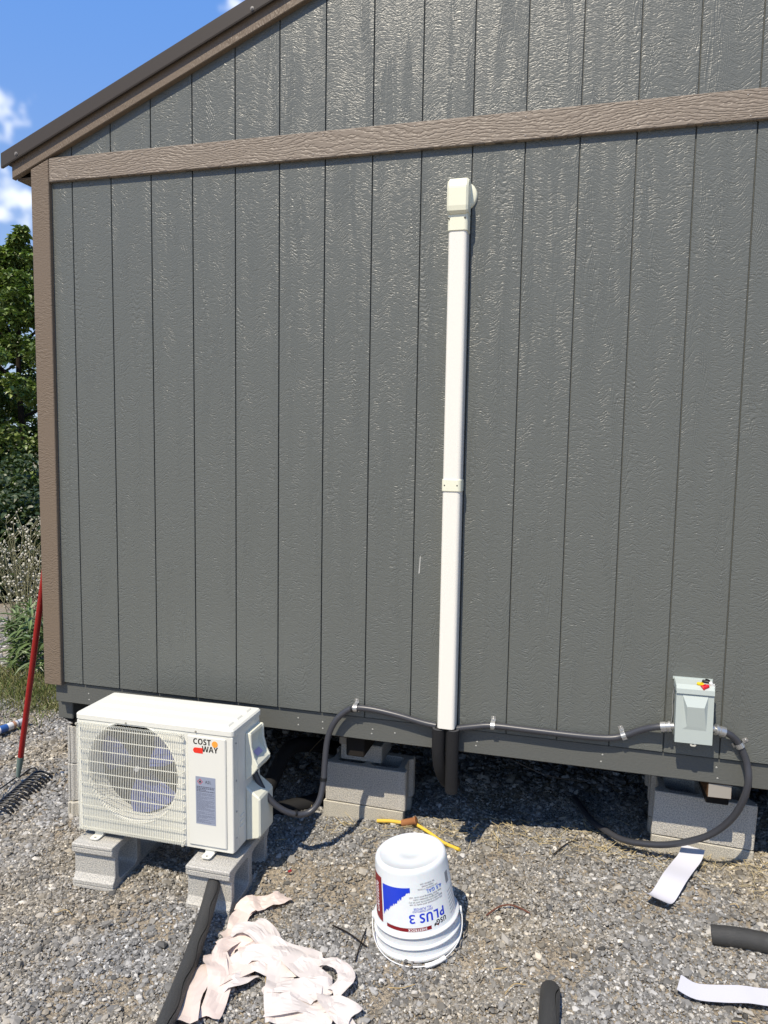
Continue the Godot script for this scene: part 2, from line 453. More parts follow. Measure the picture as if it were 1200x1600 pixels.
func stone(k: int) -> ArrayMesh:
	var phi := 1.618034
	var p := [Vector3(-1, phi, 0), Vector3(1, phi, 0), Vector3(-1, -phi, 0), Vector3(1, -phi, 0), Vector3(0, -1, phi), Vector3(0, 1, phi), Vector3(0, -1, -phi), Vector3(0, 1, -phi), Vector3(phi, 0, -1), Vector3(phi, 0, 1), Vector3(-phi, 0, -1), Vector3(-phi, 0, 1)]
	var f := [0, 11, 5, 0, 5, 1, 0, 1, 7, 0, 7, 10, 0, 10, 11, 1, 5, 9, 5, 11, 4, 11, 10, 2, 10, 7, 6, 7, 1, 8, 3, 9, 4, 3, 4, 2, 3, 2, 6, 3, 6, 8, 3, 8, 9, 4, 9, 5, 2, 4, 11, 6, 2, 10, 8, 6, 7, 9, 8, 1]
	var r := RandomNumberGenerator.new(); r.seed = 100 + k
	for i in 12: p[i] = p[i].normalized() * r.randf_range(0.62, 1.3)
	var b := MB.new()
	for i in range(0, 60, 3): b.face(p[f[i]], p[f[i + 1]], p[f[i + 2]], p[f[i]] + p[f[i + 1]] + p[f[i + 2]])
	return b.done()

# ---------------------------------------------------------------- shed
func roof_y(x: float) -> float:          # lower edge of the rake board
	return 2.496 + 0.41 * (x if x < 2.25 else 4.5 - x)
func build_shed() -> void:
	var shed := thing("shed", "grey wooden shed with brown trim and vertical grooved siding", "shed")
	var paint := mat(Color(0.378, 0.389, 0.373), 0.38, 0.5)
	paint.normal_enabled = true; paint.normal_texture = siding_normal(); paint.normal_scale = 1.0
	var paint_plain := mat(Color(0.36, 0.366, 0.352), 0.5, 0.45)
	paint_plain.normal_enabled = true; paint_plain.normal_texture = noise_tex(0.03, 81, 4, [], 512, 1.6); paint_plain.uv1_triplanar = true; paint_plain.uv1_scale = Vector3(2, 7, 2)
	var brown := mat(Color(0.45, 0.395, 0.335), 0.5, 0.45); brown.normal_enabled = true; brown.normal_texture = ripple_normal(); brown.normal_scale = 1.0
	var brown_band := mat(Color(0.515, 0.47, 0.42), 0.5, 0.45); brown_band.normal_enabled = true; brown_band.normal_texture = band_normal(); brown_band.normal_scale = 1.0
	var metal := mat(Color(0.275, 0.255, 0.24), 0.5, 0.3)
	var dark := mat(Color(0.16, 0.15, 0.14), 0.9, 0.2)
	# wall behind the boards, seen in the grooves
	var R := 4.72
	var wall := MB.new()
	wall.extrude(PackedVector2Array([Vector2(-0.19, 0.0), Vector2(R - 0.01, 0.0), Vector2(R - 0.01, roof_y(R)), Vector2(2.25, roof_y(2.25) + 0.02), Vector2(-0.19, roof_y(-0.19) + 0.02)]), [], -0.09, -0.009, Transform3D.IDENTITY)
	var gable := part("gable_wall", wall, paint_plain, shed)
	for k in 24:
		var x0 := k * SP - SP + 0.0025 if k > 0 else -0.15
		var x1 := minf(k * SP - 0.0025, R - 0.02)
		var off := Vector2(fmod(k * 3 + 1, 8.0) / 8.0, rng.randf_range(0.02, 0.2))
		var xc := k * SP - SP / 2
		for up in 2:
			if up == 1: off = Vector2(fmod(k * 5 + 2, 8.0) / 8.0, rng.randf_range(0.02, 0.2))
			var o := off
			var uvs := func(p: Vector2) -> Vector2: return Vector2(o.x + ((p.x - xc) / 0.2 * 0.96 + 0.5) / 8.0, o.y + (p.y if up == 0 else p.y - 2.3) / 3.2)
			var b := MB.new()
			if up == 0:
				b.plate(rect(x0, 0.0, x1, 2.37), -0.0088, 0.0, 0.0010, uvs)
			else:
				var ya := roof_y(x0) + 0.04; var yb := roof_y(x1) + 0.04
				if minf(ya, yb) < 2.43: continue
				var pl := PackedVector2Array([Vector2(x0, 2.41), Vector2(x1, 2.41), Vector2(x1, yb), Vector2(x0, ya)])
				if x0 < 2.25 and x1 > 2.25: pl.insert(3, Vector2(2.25, roof_y(2.25) + 0.04))
				b.plate(pl, -0.0088, 0.0, 0.0010, uvs)
			part("siding_board", b, paint, gable)
	# trim
	var bt := MB.new()
	bt.plate(rect(-0.107, 2.346, R - 0.1, 2.451), 0.0003, 0.02, 0.003, func(p: Vector2) -> Vector2: return Vector2(p.x / 3.2, (p.y - 2.346) / 0.105 * 0.96 + 0.02))
	var band := part("trim_band", bt, brown_band, shed)
	for k in 12:                                              # painted nail heads
		for dy in [0.018, 0.086]:
			var nh := MB.new(); nh.lathe(PackedVector2Array([Vector2(0.0, 0.0012), Vector2(0.0028, 0.001), Vector2(0.0036, 0.0)]), 8, Transform3D(Basis(Vector3.RIGHT, PI / 2), Vector3(-0.03 + k * 0.4064 + rng.randf_range(-0.03, 0.03), 2.346 + dy + rng.randf_range(-0.006, 0.006), 0.0201)))
			part("nail_head", nh, mat(Color(0.56, 0.53, 0.50), 0.4), band)
	for s in [0, 1]:
		var ct := MB.new()
		var xa := -0.205 if s == 0 else R - 0.1; var xb := -0.109 if s == 0 else R
		ct.plate(PackedVector2Array([Vector2(xa, -0.012), Vector2(xb, -0.012), Vector2(xb, roof_y(xb) - 0.002), Vector2(xa, roof_y(xa) - 0.002)]), -0.088, 0.0205, 0.003, func(p: Vector2) -> Vector2: return Vector2((p.x - xa) / 0.2 + 0.1, p.y / 3.2 * 1.1))
		part("corner_trim", ct, brown, shed)
	for s in [0, 1]:
		var rk := MB.new()
		var pl := PackedVector2Array([Vector2(-0.303, roof_y(-0.303)), Vector2(2.25, roof_y(2.25)), Vector2(2.25, roof_y(2.25) + 0.125), Vector2(-0.303, roof_y(-0.303) + 0.125)])
		if s == 1:
			for i in 4: pl[i].x = 4.503 - pl[i].x
		rk.plate(pl, 0.0006, 0.026, 0.003, func(p: Vector2) -> Vector2: return Vector2((p.y - roof_y(p.x)) / 0.2, p.x / 3.2 * 1.08 + 0.1))
		part("rake_board", rk, brown, shed)
		var me := MB.new()                                    # folded metal along the roof's edge: face, lower hem, top
		var ex := -0.344
		var xf := func(x: float, dy: float, z: float) -> Vector3:
			var xx := x if s == 0 else 4.503 - x
			return Vector3(xx, roof_y(x) + dy, z)
		var prof := [[0.064, 0.030], [0.060, 0.044], [0.066, 0.046], [0.126, 0.0445], [0.131, 0.040], [0.136, -0.12]]
		for i in prof.size() - 1:
			var a = prof[i]; var c = prof[i + 1]
			me.quad(xf.call(ex, a[0], a[1]), xf.call(2.25, a[0], a[1]), xf.call(2.25, c[0], c[1]), xf.call(ex, c[0], c[1]), Vector3(0, 0.5 if i > 2 else -0.2, 1))
		me.face(xf.call(ex, 0.064, 0.030), xf.call(ex, 0.066, 0.046), xf.call(ex, 0.131, 0.040), Vector3(-1, 0, 0))
		me.face(xf.call(ex, 0.064, 0.030), xf.call(ex, 0.131, 0.040), xf.call(ex, 0.131, 0.0), Vector3(-1, 0, 0))
		var edge := part("roof_edge_trim", me, metal, shed)
		if s == 0:
			for q in [[-0.258, 0.082], [0.913, 0.076], [2.0, 0.078]]:
				var sc := MB.new()
				sc.lathe(PackedVector2Array([Vector2(0.0, 0.006), Vector2(0.005, 0.005), Vector2(0.006, 0.002), Vector2(0.009, 0.0015), Vector2(0.009, 0.0)]), 8, Transform3D(Basis(Vector3.RIGHT, PI / 2), xf.call(q[0], q[1], 0.0462)))
				part("screw", sc, mat(Color(0.5, 0.48, 0.46), 0.35), edge)
		var rf := MB.new()
		rf.extrude(PackedVector2Array([Vector2(-0.345, roof_y(-0.345) + 0.09), Vector2(2.25, roof_y(2.25) + 0.09), Vector2(2.25, roof_y(2.25) + 0.128), Vector2(-0.345, roof_y(-0.345) + 0.128)]), [], -5.0, 0.0, Transform3D(Basis.IDENTITY if s == 0 else Basis(Vector3(-1, 0, 0), Vector3.UP, Vector3(0, 0, 1)), Vector3.ZERO if s == 0 else Vector3(4.503, 0, 0)))
		part("roof", rf, metal, shed)
		var so := MB.new()
		so.box(Vector3(-0.25 if s == 0 else 4.753, 2.381, -2.53), Vector3(0.09, 0.010, 5.04))
		part("soffit", so, brown, shed)
		var fa := MB.new(); fa.box(Vector3(-0.296 if s == 0 else 4.799, 2.42, -2.53), Vector3(0.012, 0.09, 5.04)); part("fascia", fa, brown, shed)
	# sides, back, floor
	for s in [[Vector3(-0.158, 1.2, -2.55), Vector3(0.06, 2.4, 4.915)], [Vector3(R - 0.045, 1.2, -2.55), Vector3(0.06, 2.4, 4.915)], [Vector3(2.25, 1.2, -5.04), Vector3(4.8, 2.4, 0.06)]]:
		var sw := MB.new(); sw.box(s[0], s[1]); part("side_wall", sw, paint_plain, shed)
	var bg := MB.new()
	bg.extrude(PackedVector2Array([Vector2(-0.19, 2.4), Vector2(R, 2.4), Vector2(2.25, roof_y(2.25) + 0.05)]), [], -5.06, -5.01, Transform3D.IDENTITY); part("back_gable", bg, paint_plain, shed)
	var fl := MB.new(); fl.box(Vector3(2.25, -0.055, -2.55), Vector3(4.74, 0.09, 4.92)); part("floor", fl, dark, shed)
	var sk := MB.new(); sk.box(Vector3(2.26, -0.0565, -0.036), Vector3(4.856, 0.101, 0.044), 0.003)
	var skirt := part("skirt_board", sk, paint_plain, shed)
	for q in [[1.109, -0.045], [1.110, -0.077], [1.225, -0.05], [1.226, -0.08], [1.452, -0.076], [1.456, -0.056], [1.556, -0.061], [1.908, -0.073], [1.912, -0.055], [2.417, -0.046], [2.412, -0.075], [2.84, -0.042], [2.846, -0.085], [0.02, -0.05], [0.022, -0.08]]:
		var nh := MB.new(); nh.lathe(PackedVector2Array([Vector2(0.0, 0.0016), Vector2(0.0032, 0.0012), Vector2(0.004, 0.0)]), 8, Transform3D(Basis(Vector3.RIGHT, PI / 2), Vector3(q[0], q[1], -0.0139)))
		part("nail_head", nh, mat(Color(0.62, 0.62, 0.6), 0.35), skirt)
	for x in [-0.16, 1.36, 2.86, 4.4]:
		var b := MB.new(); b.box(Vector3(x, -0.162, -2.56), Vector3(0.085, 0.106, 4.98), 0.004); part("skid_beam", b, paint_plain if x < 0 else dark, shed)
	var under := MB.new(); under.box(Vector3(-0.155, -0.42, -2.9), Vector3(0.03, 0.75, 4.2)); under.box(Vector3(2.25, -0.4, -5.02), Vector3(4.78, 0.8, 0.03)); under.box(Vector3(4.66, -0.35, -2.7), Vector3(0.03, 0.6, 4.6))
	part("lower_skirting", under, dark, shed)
	# a scuff of white paint
	var scf := MB.new()
	var pts := [Vector2(1.648, 0.645), Vector2(1.6535, 0.648), Vector2(1.6555, 0.69), Vector2(1.657, 0.722), Vector2(1.6525, 0.715), Vector2(1.6515, 0.68)]
	for i in range(1, 5): scf.face(Vector3(pts[0].x, pts[0].y, 0.0009), Vector3(pts[i].x, pts[i].y, 0.0009), Vector3(pts[i + 1].x, pts[i + 1].y, 0.0009), Vector3(0, 0, 1))
	var scuff := part("paint_scuff", scf, mat(Color(0.7, 0.7, 0.68), 0.6), gable); scuff.set_meta("label", "small white scuff on the siding")

# ---------------------------------------------------------------- concrete blocks
var block_mesh: ArrayMesh
func make_block() -> void:               # lies with length along z, cores along y
	var h := 0.097; var l := 0.1985
	var o := PackedVector2Array()
	var endp := [[h, l - 0.038], [h, l - 0.004], [h - 0.004, l], [h - 0.0135, l], [h - 0.015, l - 0.006], [h - 0.018, l - 0.006], [h - 0.0195, l], [h - 0.036, l], [h - 0.041, l - 0.006], [h - 0.052, l - 0.019], [-h + 0.060, l - 0.019], [-h + 0.041, l - 0.008], [-h + 0.034, l], [-h + 0.0195, l], [-h + 0.018, l - 0.005], [-h + 0.0155, l - 0.005], [-h + 0.014, l], [-h + 0.004, l], [-h, l - 0.004], [-h, l - 0.038]]
	for e in endp: o.append(Vector2(e[0], e[1]))
	endp.reverse()
	for e in endp: o.append(Vector2(e[0], -e[1]))
	var m := MB.new()
	m.extrude(o, [rrect(-0.064, 0.016, 0.064, 0.152, 0.022), rrect(-0.064, -0.152, 0.064, -0.016, 0.022)], -0.095, 0.095, Transform3D(Basis(Vector3.RIGHT, PI / 2), Vector3.ZERO), 0.0025)
	block_mesh = m.done()
func block(label: String, at: Vector3, eul: Vector3, m: Material, group := "") -> Node3D:
	var o := part("concrete_block", block_mesh, m); o.position = at; o.rotation = eul; tag(o, label, "concrete block", group); return o
func build_piers() -> void:
	make_block()
	var c1 := concrete(Color(0.82, 0.81, 0.78)); var c2 := concrete(Color(0.84, 0.825, 0.79)); var c3 := concrete(Color(0.84, 0.82, 0.765), 1.3)
	var lay := Vector3(0, PI / 2, 0)
	block("hollow block on its side under the left foot of the outdoor unit", Vector3(0.385, -0.592, 0.278), Vector3(0, 0.03, PI / 2 + 0.01), c1)
	block("hollow block on its side under the right foot of the outdoor unit", Vector3(0.925, -0.592, 0.292), Vector3(0, 0.02, PI / 2 - 0.005), c1)
	block("upper large block of the pier behind the white bucket", Vector3(1.357, -0.4375, -0.348), lay + Vector3(0, -0.02, 0), c2)
	block("lower block half sunk in gravel behind the white bucket", Vector3(1.347, -0.632, -0.346), lay + Vector3(0, -0.01, 0), c3)
	block("upper grey block of the right pier below the disconnect box", Vector3(2.838, -0.352, -0.298), lay + Vector3(0.03, 0, 0), c2)
	block("lower block at the foot of the right pier, in dry straw", Vector3(2.834, -0.546, -0.296), lay + Vector3(0.03, 0, 0), c3)
	block("rear block stacked behind the right pier, up under the beam", Vector3(2.835, -0.30, -0.50), lay, c2)
	block("upper block of the corner pier left of the outdoor unit", Vector3(-0.05, -0.345, -0.26), Vector3.ZERO, c1)
	block("middle block of the corner pier left of the outdoor unit", Vector3(-0.052, -0.54, -0.258), Vector3.ZERO, c1)
	block("bottom pale block of the corner pier, sunk in the gravel", Vector3(-0.047, -0.735, -0.245), Vector3.ZERO, c3)
	var cap := MB.new(); cap.box(Vector3.ZERO, Vector3(0.205, 0.085, 0.19), 0.004)
	var s := part("solid_brick", cap, c1); s.position = Vector3(1.32, -0.298, -0.395); tag(s, "small solid grey brick on top of the pier behind the bucket", "brick")
	var wood := mat(Color(0.42, 0.31, 0.22), 0.85, 0.2); wood.albedo_texture = noise_tex(0.03, 91, 4, [[0.2, grey(0.55)], [0.7, grey(1)]]); wood.uv1_triplanar = true; wood.uv1_scale = Vector3(3, 14, 3)
	var endg := mat(Color(0.62, 0.60, 0.565), 0.9, 0.2)
	for q in [[Vector3(1.275, -0.2345, -0.34), Vector3(0.115, 0.038, 0.14), "weathered wooden shim wedged on top of the brick behind the bucket", 0.0], [Vector3(2.853, -0.1395, -0.135), Vector3(0.088, 0.062, 0.22), "stub of lumber on top of the right pier, its pale end lit", 0.05]]:
		var t := thing("wood_shim", q[2], "wood shim", q[0]); t.rotation.y = q[3]
		var b := MB.new(); b.box(Vector3.ZERO, q[1], 0.003); part("board", b, wood, t)
		var e := MB.new(); e.box(Vector3(0, 0.0, q[1].z / 2 + 0.001), Vector3(q[1].x * 0.94, q[1].y * 0.85, 0.002)); part("end_grain", e, endg, t)
	# a scrap of black plastic on the corner pier
	var pl := MB.new()
	var r := RandomNumberGenerator.new(); r.seed = 3
	for i in 7:
		var c := Vector3(-0.105 + r.randf_range(-0.03, 0.03), -0.235 + r.randf_range(-0.012, 0.02), -0.085 + r.randf_range(-0.03, 0.03))
		var a := Vector3(r.randf_range(-1, 1), r.randf_range(-0.2, 0.9), r.randf_range(-1, 1)).normalized() * 0.055; var b := Vector3(r.randf_range(-1, 1), r.randf_range(-0.6, 0.6), r.randf_range(-1, 1)).normalized() * 0.02
		pl.quad(c - a - b, c + a * 0.5 - b, c + a + b * 0.6, c - a * 0.6 + b, Vector3.UP)
	var bp := part("plastic_scrap", pl, mat(Color(0.07, 0.07, 0.075), 0.35)); tag(bp, "crumpled scrap of black plastic on top of the corner pier", "plastic scrap")

# ---------------------------------------------------------------- outdoor unit
func text(s: String, size: float, bold := true, depth := 0.0008) -> Mesh:
	var f := SystemFont.new(); f.font_names = PackedStringArray(["Droid Sans"]); f.font_weight = 700 if bold else 400
	var t := TextMesh.new(); t.text = s; t.font = f; t.font_size = 64; t.pixel_size = size / 46.0; t.depth = depth; t.curve_step = 2.0
	return t
func build_outdoor_unit() -> void:
	var u := thing("outdoor_unit", "white mini split outdoor unit with fan grille, standing on two blocks", "air conditioner", Vector3(0.645, -0.475, 0.28))
	u.rotation = Vector3(0, 0.0, 0.0095)
	var white := mat(Color(0.86, 0.857, 0.82), 0.42, 0.45)
	var white2 := mat(Color(0.87, 0.865, 0.82), 0.45, 0.45)
	var plastic := mat(Color(0.86, 0.86, 0.795), 0.5, 0.4)
	var black := mat(Color(0.06, 0.06, 0.065), 0.6, 0.3)
	var up := Transform3D(Basis(Vector3.RIGHT, -PI / 2), Vector3.ZERO)        # polygon (x, -z) pushed along y
	# cabinet shell: left, back and right sheets in one fold, with rounded back corners
	var outer := PackedVector2Array(); var inner := PackedVector2Array()
	for c in [[0.36, -0.108, 0.0], [0.345, 0.115, 0.0], [-0.345, 0.115, PI / 2]]:
		if c[1] < 0: continue
		for i in 6:
			var d := Vector2.from_angle(c[2] + PI / 2 * i / 5.0)
			outer.append(Vector2(c[0], c[1]) + d * 0.015); inner.append(Vector2(c[0], c[1]) + d * 0.012)
	var poly := PackedVector2Array([Vector2(0.36, -0.116)]); poly.append_array(outer); poly.append(Vector2(-0.36, -0.116)); poly.append(Vector2(-0.357, -0.116))
	inner.reverse(); poly.append_array(inner); poly.append(Vector2(0.357, -0.116))
	var sh := MB.new(); sh.extrude(poly, [], 0.006, 0.49, up); var cab := part("cabinet", sh, white, u)
	var seam := MB.new(); seam.box(Vector3(0.3605, 0.25, 0.088), Vector3(0.002, 0.47, 0.004)); part("seam_strip", seam, white2, cab)
	for y in [0.06, 0.17, 0.30, 0.455]:
		var sc := MB.new(); sc.lathe(PackedVector2Array([Vector2(0, 0.003), Vector2(0.0035, 0.002), Vector2(0.004, 0)]), 8, Transform3D(Basis(Vector3(0, 0, 1), -PI / 2), Vector3(0.36, y, 0.103))); part("screw", sc, mat(Color(0.6, 0.6, 0.58), 0.3), cab)
	for k in 3:                                               # pressed louvres low on the side
		var lv := MB.new(); lv.box(Vector3(0.361, 0.09 + k * 0.022, 0.055), Vector3(0.005, 0.006, 0.035), 0.002); part("louvre", lv, white2, cab)
	# front sheet with the fan opening
	var FC := Vector2(-0.098, 0.287)
	var fp := MB.new()
	fp.extrude(rrect(-0.36, 0.004, 0.36, 0.489, 0.008, 3), [circle(FC, 0.212, 56)], 0.112, 0.13, Transform3D.IDENTITY, 0.003); part("front_panel", fp, white, u)
	var pan := MB.new(); pan.box(Vector3(0, 0.004, 0.0), Vector3(0.70, 0.008, 0.24)); part("base_pan", pan, mat(Color(0.45, 0.45, 0.43), 0.6), u)
	# top sheet with pressed ridges
	var tp := MB.new()
	tp.extrude(rrect(-0.364, -0.134, 0.364, 0.134, 0.016, 4), [], 0.487, 0.518, up, 0.006); var top := part("top_panel", tp, white, u)
	for z in [-0.085, 0.0, 0.078]:
		var rg := MB.new()
		rg.box(Vector3(0.0, 0.5185, z), Vector3(0.66, 0.010, 0.052), 0.0048); part("ridge", rg, white, top)
	for x in [-0.12, 0.20]:
		var sc := MB.new(); sc.lathe(PackedVector2Array([Vector2(0, 0.003), Vector2(0.004, 0.002), Vector2(0.0048, 0)]), 8, Transform3D(Basis(Vector3.RIGHT, PI / 2), Vector3(x, 0.497, 0.134))); part("screw", sc, mat(Color(0.55, 0.54, 0.5), 0.3), top)
	# shroud, back coil, fan
	var shr := MB.new()
	shr.lathe(PackedVector2Array([Vector2(0.206, -0.09), Vector2(0.206, -0.015), Vector2(0.2075, -0.006), Vector2(0.210, -0.001), Vector2(0.214, 0.0015), Vector2(0.218, 0.002), Vector2(0.221, -0.001)]), 56, Transform3D(Basis(Vector3.RIGHT, PI / 2), Vector3(FC.x, FC.y, 0.13)))
	part("fan_shroud", shr, white2, u)
	var coil := MB.new(); coil.box(Vector3(-0.09, 0.25, -0.06), Vector3(0.52, 0.46, 0.03))
	part("coil", coil, mat(Color(0.05, 0.05, 0.055), 0.6), u)
	var fan := part("fan", hub(FC), mat(Color(0.13, 0.135, 0.16), 0.5), u)
	var blue := mat(Color(0.24, 0.29, 0.54), 0.45, 0.4)
	for k in 3:
		var bl := part("blade", blade(), blue, fan); bl.position = Vector3(FC.x, FC.y, 0.052); bl.rotation.z = PI * 0.86 + k * TAU / 3.0
	var cap := MB.new(); cap.lathe(PackedVector2Array([Vector2(0, 0.012), Vector2(0.009, 0.011), Vector2(0.012, 0.0)]), 12, Transform3D(Basis(Vector3.RIGHT, PI / 2), Vector3(FC.x, FC.y, 0.092))); part("shaft_nut", cap, mat(Color(0.85, 0.85, 0.85), 0.25), fan)
	# grille
	var gr := MB.new()
	var gx0 := -0.345; var gx1 := 0.143; var gy0 := 0.02; var gy1 := 0.478
	for i in 61:
		var x := lerpf(gx0, gx1, i / 60.0)
		gr.box(Vector3(x, (gy0 + gy1) / 2, 0.1505), Vector3(0.0020, gy1 - gy0, 0.0020))
		for y in [gy0, gy1]: gr.box(Vector3(x, y, 0.141), Vector3(0.0020, 0.0020, 0.021))
	for j in 10:
		var y := lerpf(gy0 + 0.012, gy1 - 0.012, j / 9.0)
		gr.box(Vector3((gx0 + gx1) / 2, y, 0.1478), Vector3(gx1 - gx0 + 0.002, 0.0032, 0.0026))
		for x in [gx0, gx1]: gr.box(Vector3(x, y, 0.139), Vector3(0.002, 0.0032, 0.018))
	var grl := part("grille", gr, mat(Color(0.90, 0.895, 0.84), 0.4), u); grl.set_meta("kind", "stuff")
	for q in [[gx0, gy1], [gx1, gy1], [gx0, gy0], [gx1, gy0]]:
		var sc := MB.new(); sc.lathe(PackedVector2Array([Vector2(0, 0.006), Vector2(0.005, 0.005), Vector2(0.006, 0)]), 8, Transform3D(Basis(Vector3.RIGHT, PI / 2), Vector3(q[0], q[1], 0.15))); part("screw", sc, mat(Color(0.7, 0.69, 0.64), 0.3), u)
	# service panel with logo and rating label
	var sp := MB.new(); sp.extrude(rrect(0.162, 0.022, 0.332, 0.487 - 0.006, 0.006, 3), [], 0.13, 0.137, Transform3D.IDENTITY, 0.004); var sv := part("service_panel", sp, white, u)
	var zf := 0.1372
	var ink := mat(Color(0.05, 0.045, 0.045), 0.5)
	var t1 := part("logo_text", text("COST", 0.0235), ink, sv); t1.position = Vector3(0.2285, 0.4585, zf); t1.scale = Vector3(1.0, 1, 1)
	var t2 := part("logo_text", text("WAY", 0.0235), ink, sv); t2.position = Vector3(0.2635, 0.430, zf)
	var oc := MB.new(); oc.extrude(circle(Vector2(0.2855, 0.4545), 0.013, 20), [], zf, zf + 0.0006, Transform3D.IDENTITY); part("logo_disc", oc, mat(Color(0.93, 0.62, 0.24), 0.5), sv)
	var pil := MB.new(); pil.extrude(PackedVector2Array([Vector2(0.232, 0.4105), Vector2(0.232, 0.4335)]) + PackedVector2Array(Array(circle(Vector2(0.2005, 0.422), 0.0115, 24)).filter(func(p): return p.x < 0.2001)), [], zf, zf + 0.0006, Transform3D.IDENTITY); part("logo_pill", pil, mat(Color(0.88, 0.20, 0.13), 0.5), sv)
	var lab := MB.new(); lab.box(Vector3(0.242, 0.215, zf + 0.0003), Vector3(0.088, 0.198, 0.0006))
	var lm := mat(Color(1, 1, 1), 0.4); lm.albedo_texture = label_print(88, 198, 5)
	lm.uv1_scale = Vector3(1 / 0.088, -1 / 0.198, 1); lm.uv1_offset = Vector3(-0.198 / 0.088, 0.314 / 0.198, 0)
	var lb := part("rating_label", lab, lm, sv); lb.set_meta("label", "blue grey rating label with fine print and a flame warning diamond")
	var dm := MB.new(); dm.extrude(PackedVector2Array([Vector2(0.218, 0.281), Vector2(0.2305, 0.2935), Vector2(0.218, 0.306), Vector2(0.2055, 0.2935)]), [PackedVector2Array([Vector2(0.218, 0.2837), Vector2(0.2278, 0.2935), Vector2(0.218, 0.3033), Vector2(0.2082, 0.2935)])], zf + 0.0007, zf + 0.0011, Transform3D.IDENTITY); part("warning_diamond", dm, mat(Color(0.72, 0.16, 0.2), 0.5), lb)
	var fl := MB.new(); fl.extrude(PackedVector2Array([Vector2(0.2145, 0.2895), Vector2(0.2215, 0.2895), Vector2(0.2225, 0.2935), Vector2(0.2205, 0.2965), Vector2(0.2185, 0.3), Vector2(0.2175, 0.296), Vector2(0.2138, 0.2945)]), [], zf + 0.0007, zf + 0.0011, Transform3D.IDENTITY); part("flame_mark", fl, ink, lb)
	var at := part("label_text", text("A2L", 0.012, false, 0.0004), mat(Color(0.2, 0.21, 0.24), 0.5), lb); at.position = Vector3(0.2545, 0.294, zf + 0.0009)
	# terminal cover with its scooped hand hold, then the valve cover
	var tc := MB.new()
	var prof := PackedVector2Array([Vector2(0.36, 0.465), Vector2(0.382, 0.465), Vector2(0.386, 0.458), Vector2(0.388, 0.405), Vector2(0.400, 0.36), Vector2(0.415, 0.332), Vector2(0.414, 0.318), Vector2(0.398, 0.296), Vector2(0.36, 0.262)])
	tc.extrude(prof, [], -0.11, -0.098, Transform3D.IDENTITY, 0.003)
	tc.extrude(prof, [], 0.008, 0.02, Transform3D.IDENTITY, 0.003)
	var scoop := PackedVector2Array([Vector2(0.36, 0.464), Vector2(0.381, 0.464), Vector2(0.384, 0.455), Vector2(0.366, 0.435), Vector2(0.364, 0.40), Vector2(0.372, 0.375), Vector2(0.396, 0.352), Vector2(0.413, 0.332), Vector2(0.413, 0.318), Vector2(0.397, 0.297), Vector2(0.36, 0.264)])
	tc.extrude(scoop, [], -0.099, 0.009, Transform3D.IDENTITY)
	part("terminal_cover", tc, plastic, u)
	var stk := MB.new(); stk.quad(Vector3(0.3775, 0.3725, -0.075), Vector3(0.3775, 0.3725, -0.02), Vector3(0.3965, 0.3545, -0.02), Vector3(0.3965, 0.3545, -0.075), Vector3(1, 1, 0)); part("sticker", stk, mat(Color(0.72, 0.66, 0.80), 0.3), u)
	var vc := MB.new()
	vc.extrude(PackedVector2Array([Vector2(0.36, 0.235), Vector2(0.372, 0.228), Vector2(0.418, 0.195), Vector2(0.424, 0.185), Vector2(0.424, 0.03), Vector2(0.418, 0.018), Vector2(0.36, 0.004)]), [], -0.115, 0.02, Transform3D.IDENTITY, 0.006)
	part("valve_cover", vc, plastic, u)
	# feet
	for x in [-0.27, 0.25]:
		for z in [-0.135, 0.142]:
			var ft := MB.new()
			ft.extrude(rrect(x - 0.021, z - 0.045, x + 0.021, z + 0.022, 0.012, 3), [circle(Vector2(x, z + 0.006), 0.006, 10)], 0.005, 0.009, Transform3D(Basis(Vector3.RIGHT, PI / 2), Vector3(0, -0.004, 0)))
			ft.box(Vector3(x, -0.003, z * 0.8), Vector3(0.04, 0.012, 0.02))
			part("foot", ft, white, u)
func hub(c: Vector2) -> MB:
	var b := MB.new(); b.lathe(PackedVector2Array([Vector2(0, 0.04), Vector2(0.035, 0.038), Vector2(0.048, 0.03), Vector2(0.05, 0.0), Vector2(0.05, -0.03)]), 24, Transform3D(Basis(Vector3.RIGHT, PI / 2), Vector3(c.x, c.y, 0.052))); return b
func blade() -> ArrayMesh:
	var b := MB.new(); var g := []
	for i in 9:
		var row := []
		for j in 9:
			var s := i / 8.0; var t := j / 8.0
			var r := lerpf(0.046, 0.196, s)
			var span := lerpf(0.75, 1.0, s) + 0.22 * sin(s * PI)
			var a := (t - 0.5) * span + s * 0.25
			row.append(Vector3(cos(a) * r, sin(a) * r, lerpf(0.03, -0.03, t) + 0.012 * sin(t * PI)))
		g.append(row)
	for i in 8:
		for j in 8:
			for off in [0.0, -0.003]:
				var o := Vector3(0, 0, off); var w := Vector3(0, 0, 1 if off == 0.0 else -1)
				b.quad(g[i][j] + o, g[i + 1][j] + o, g[i + 1][j + 1] + o, g[i][j + 1] + o, w)
	return b.done()
func label_print(w: int, h: int, seed_: int) -> ImageTexture:
	var k := 3
	var im := Image.create(w * k, h * k, false, Image.FORMAT_RGB8)
	im.fill(Color(0.56, 0.59, 0.66))
	var r := RandomNumberGenerator.new(); r.seed = seed_
	var y := 120
	while y < h * k - 18:
		var x := 14
		var fine := y > 190
		var hgt := 4 if fine else 11
		while x < w * k - 16:
			var l := r.randi_range(4, 26) if fine else r.randi_range(14, 30)
			im.fill_rect(Rect2i(x, y, mini(l, w * k - 14 - x), hgt), Color(0.30, 0.32, 0.38))
			x += l + r.randi_range(3, 7)
			if r.randf() < 0.05: break
		y += 9 if fine else 18
	return ImageTexture.create_from_image(im)

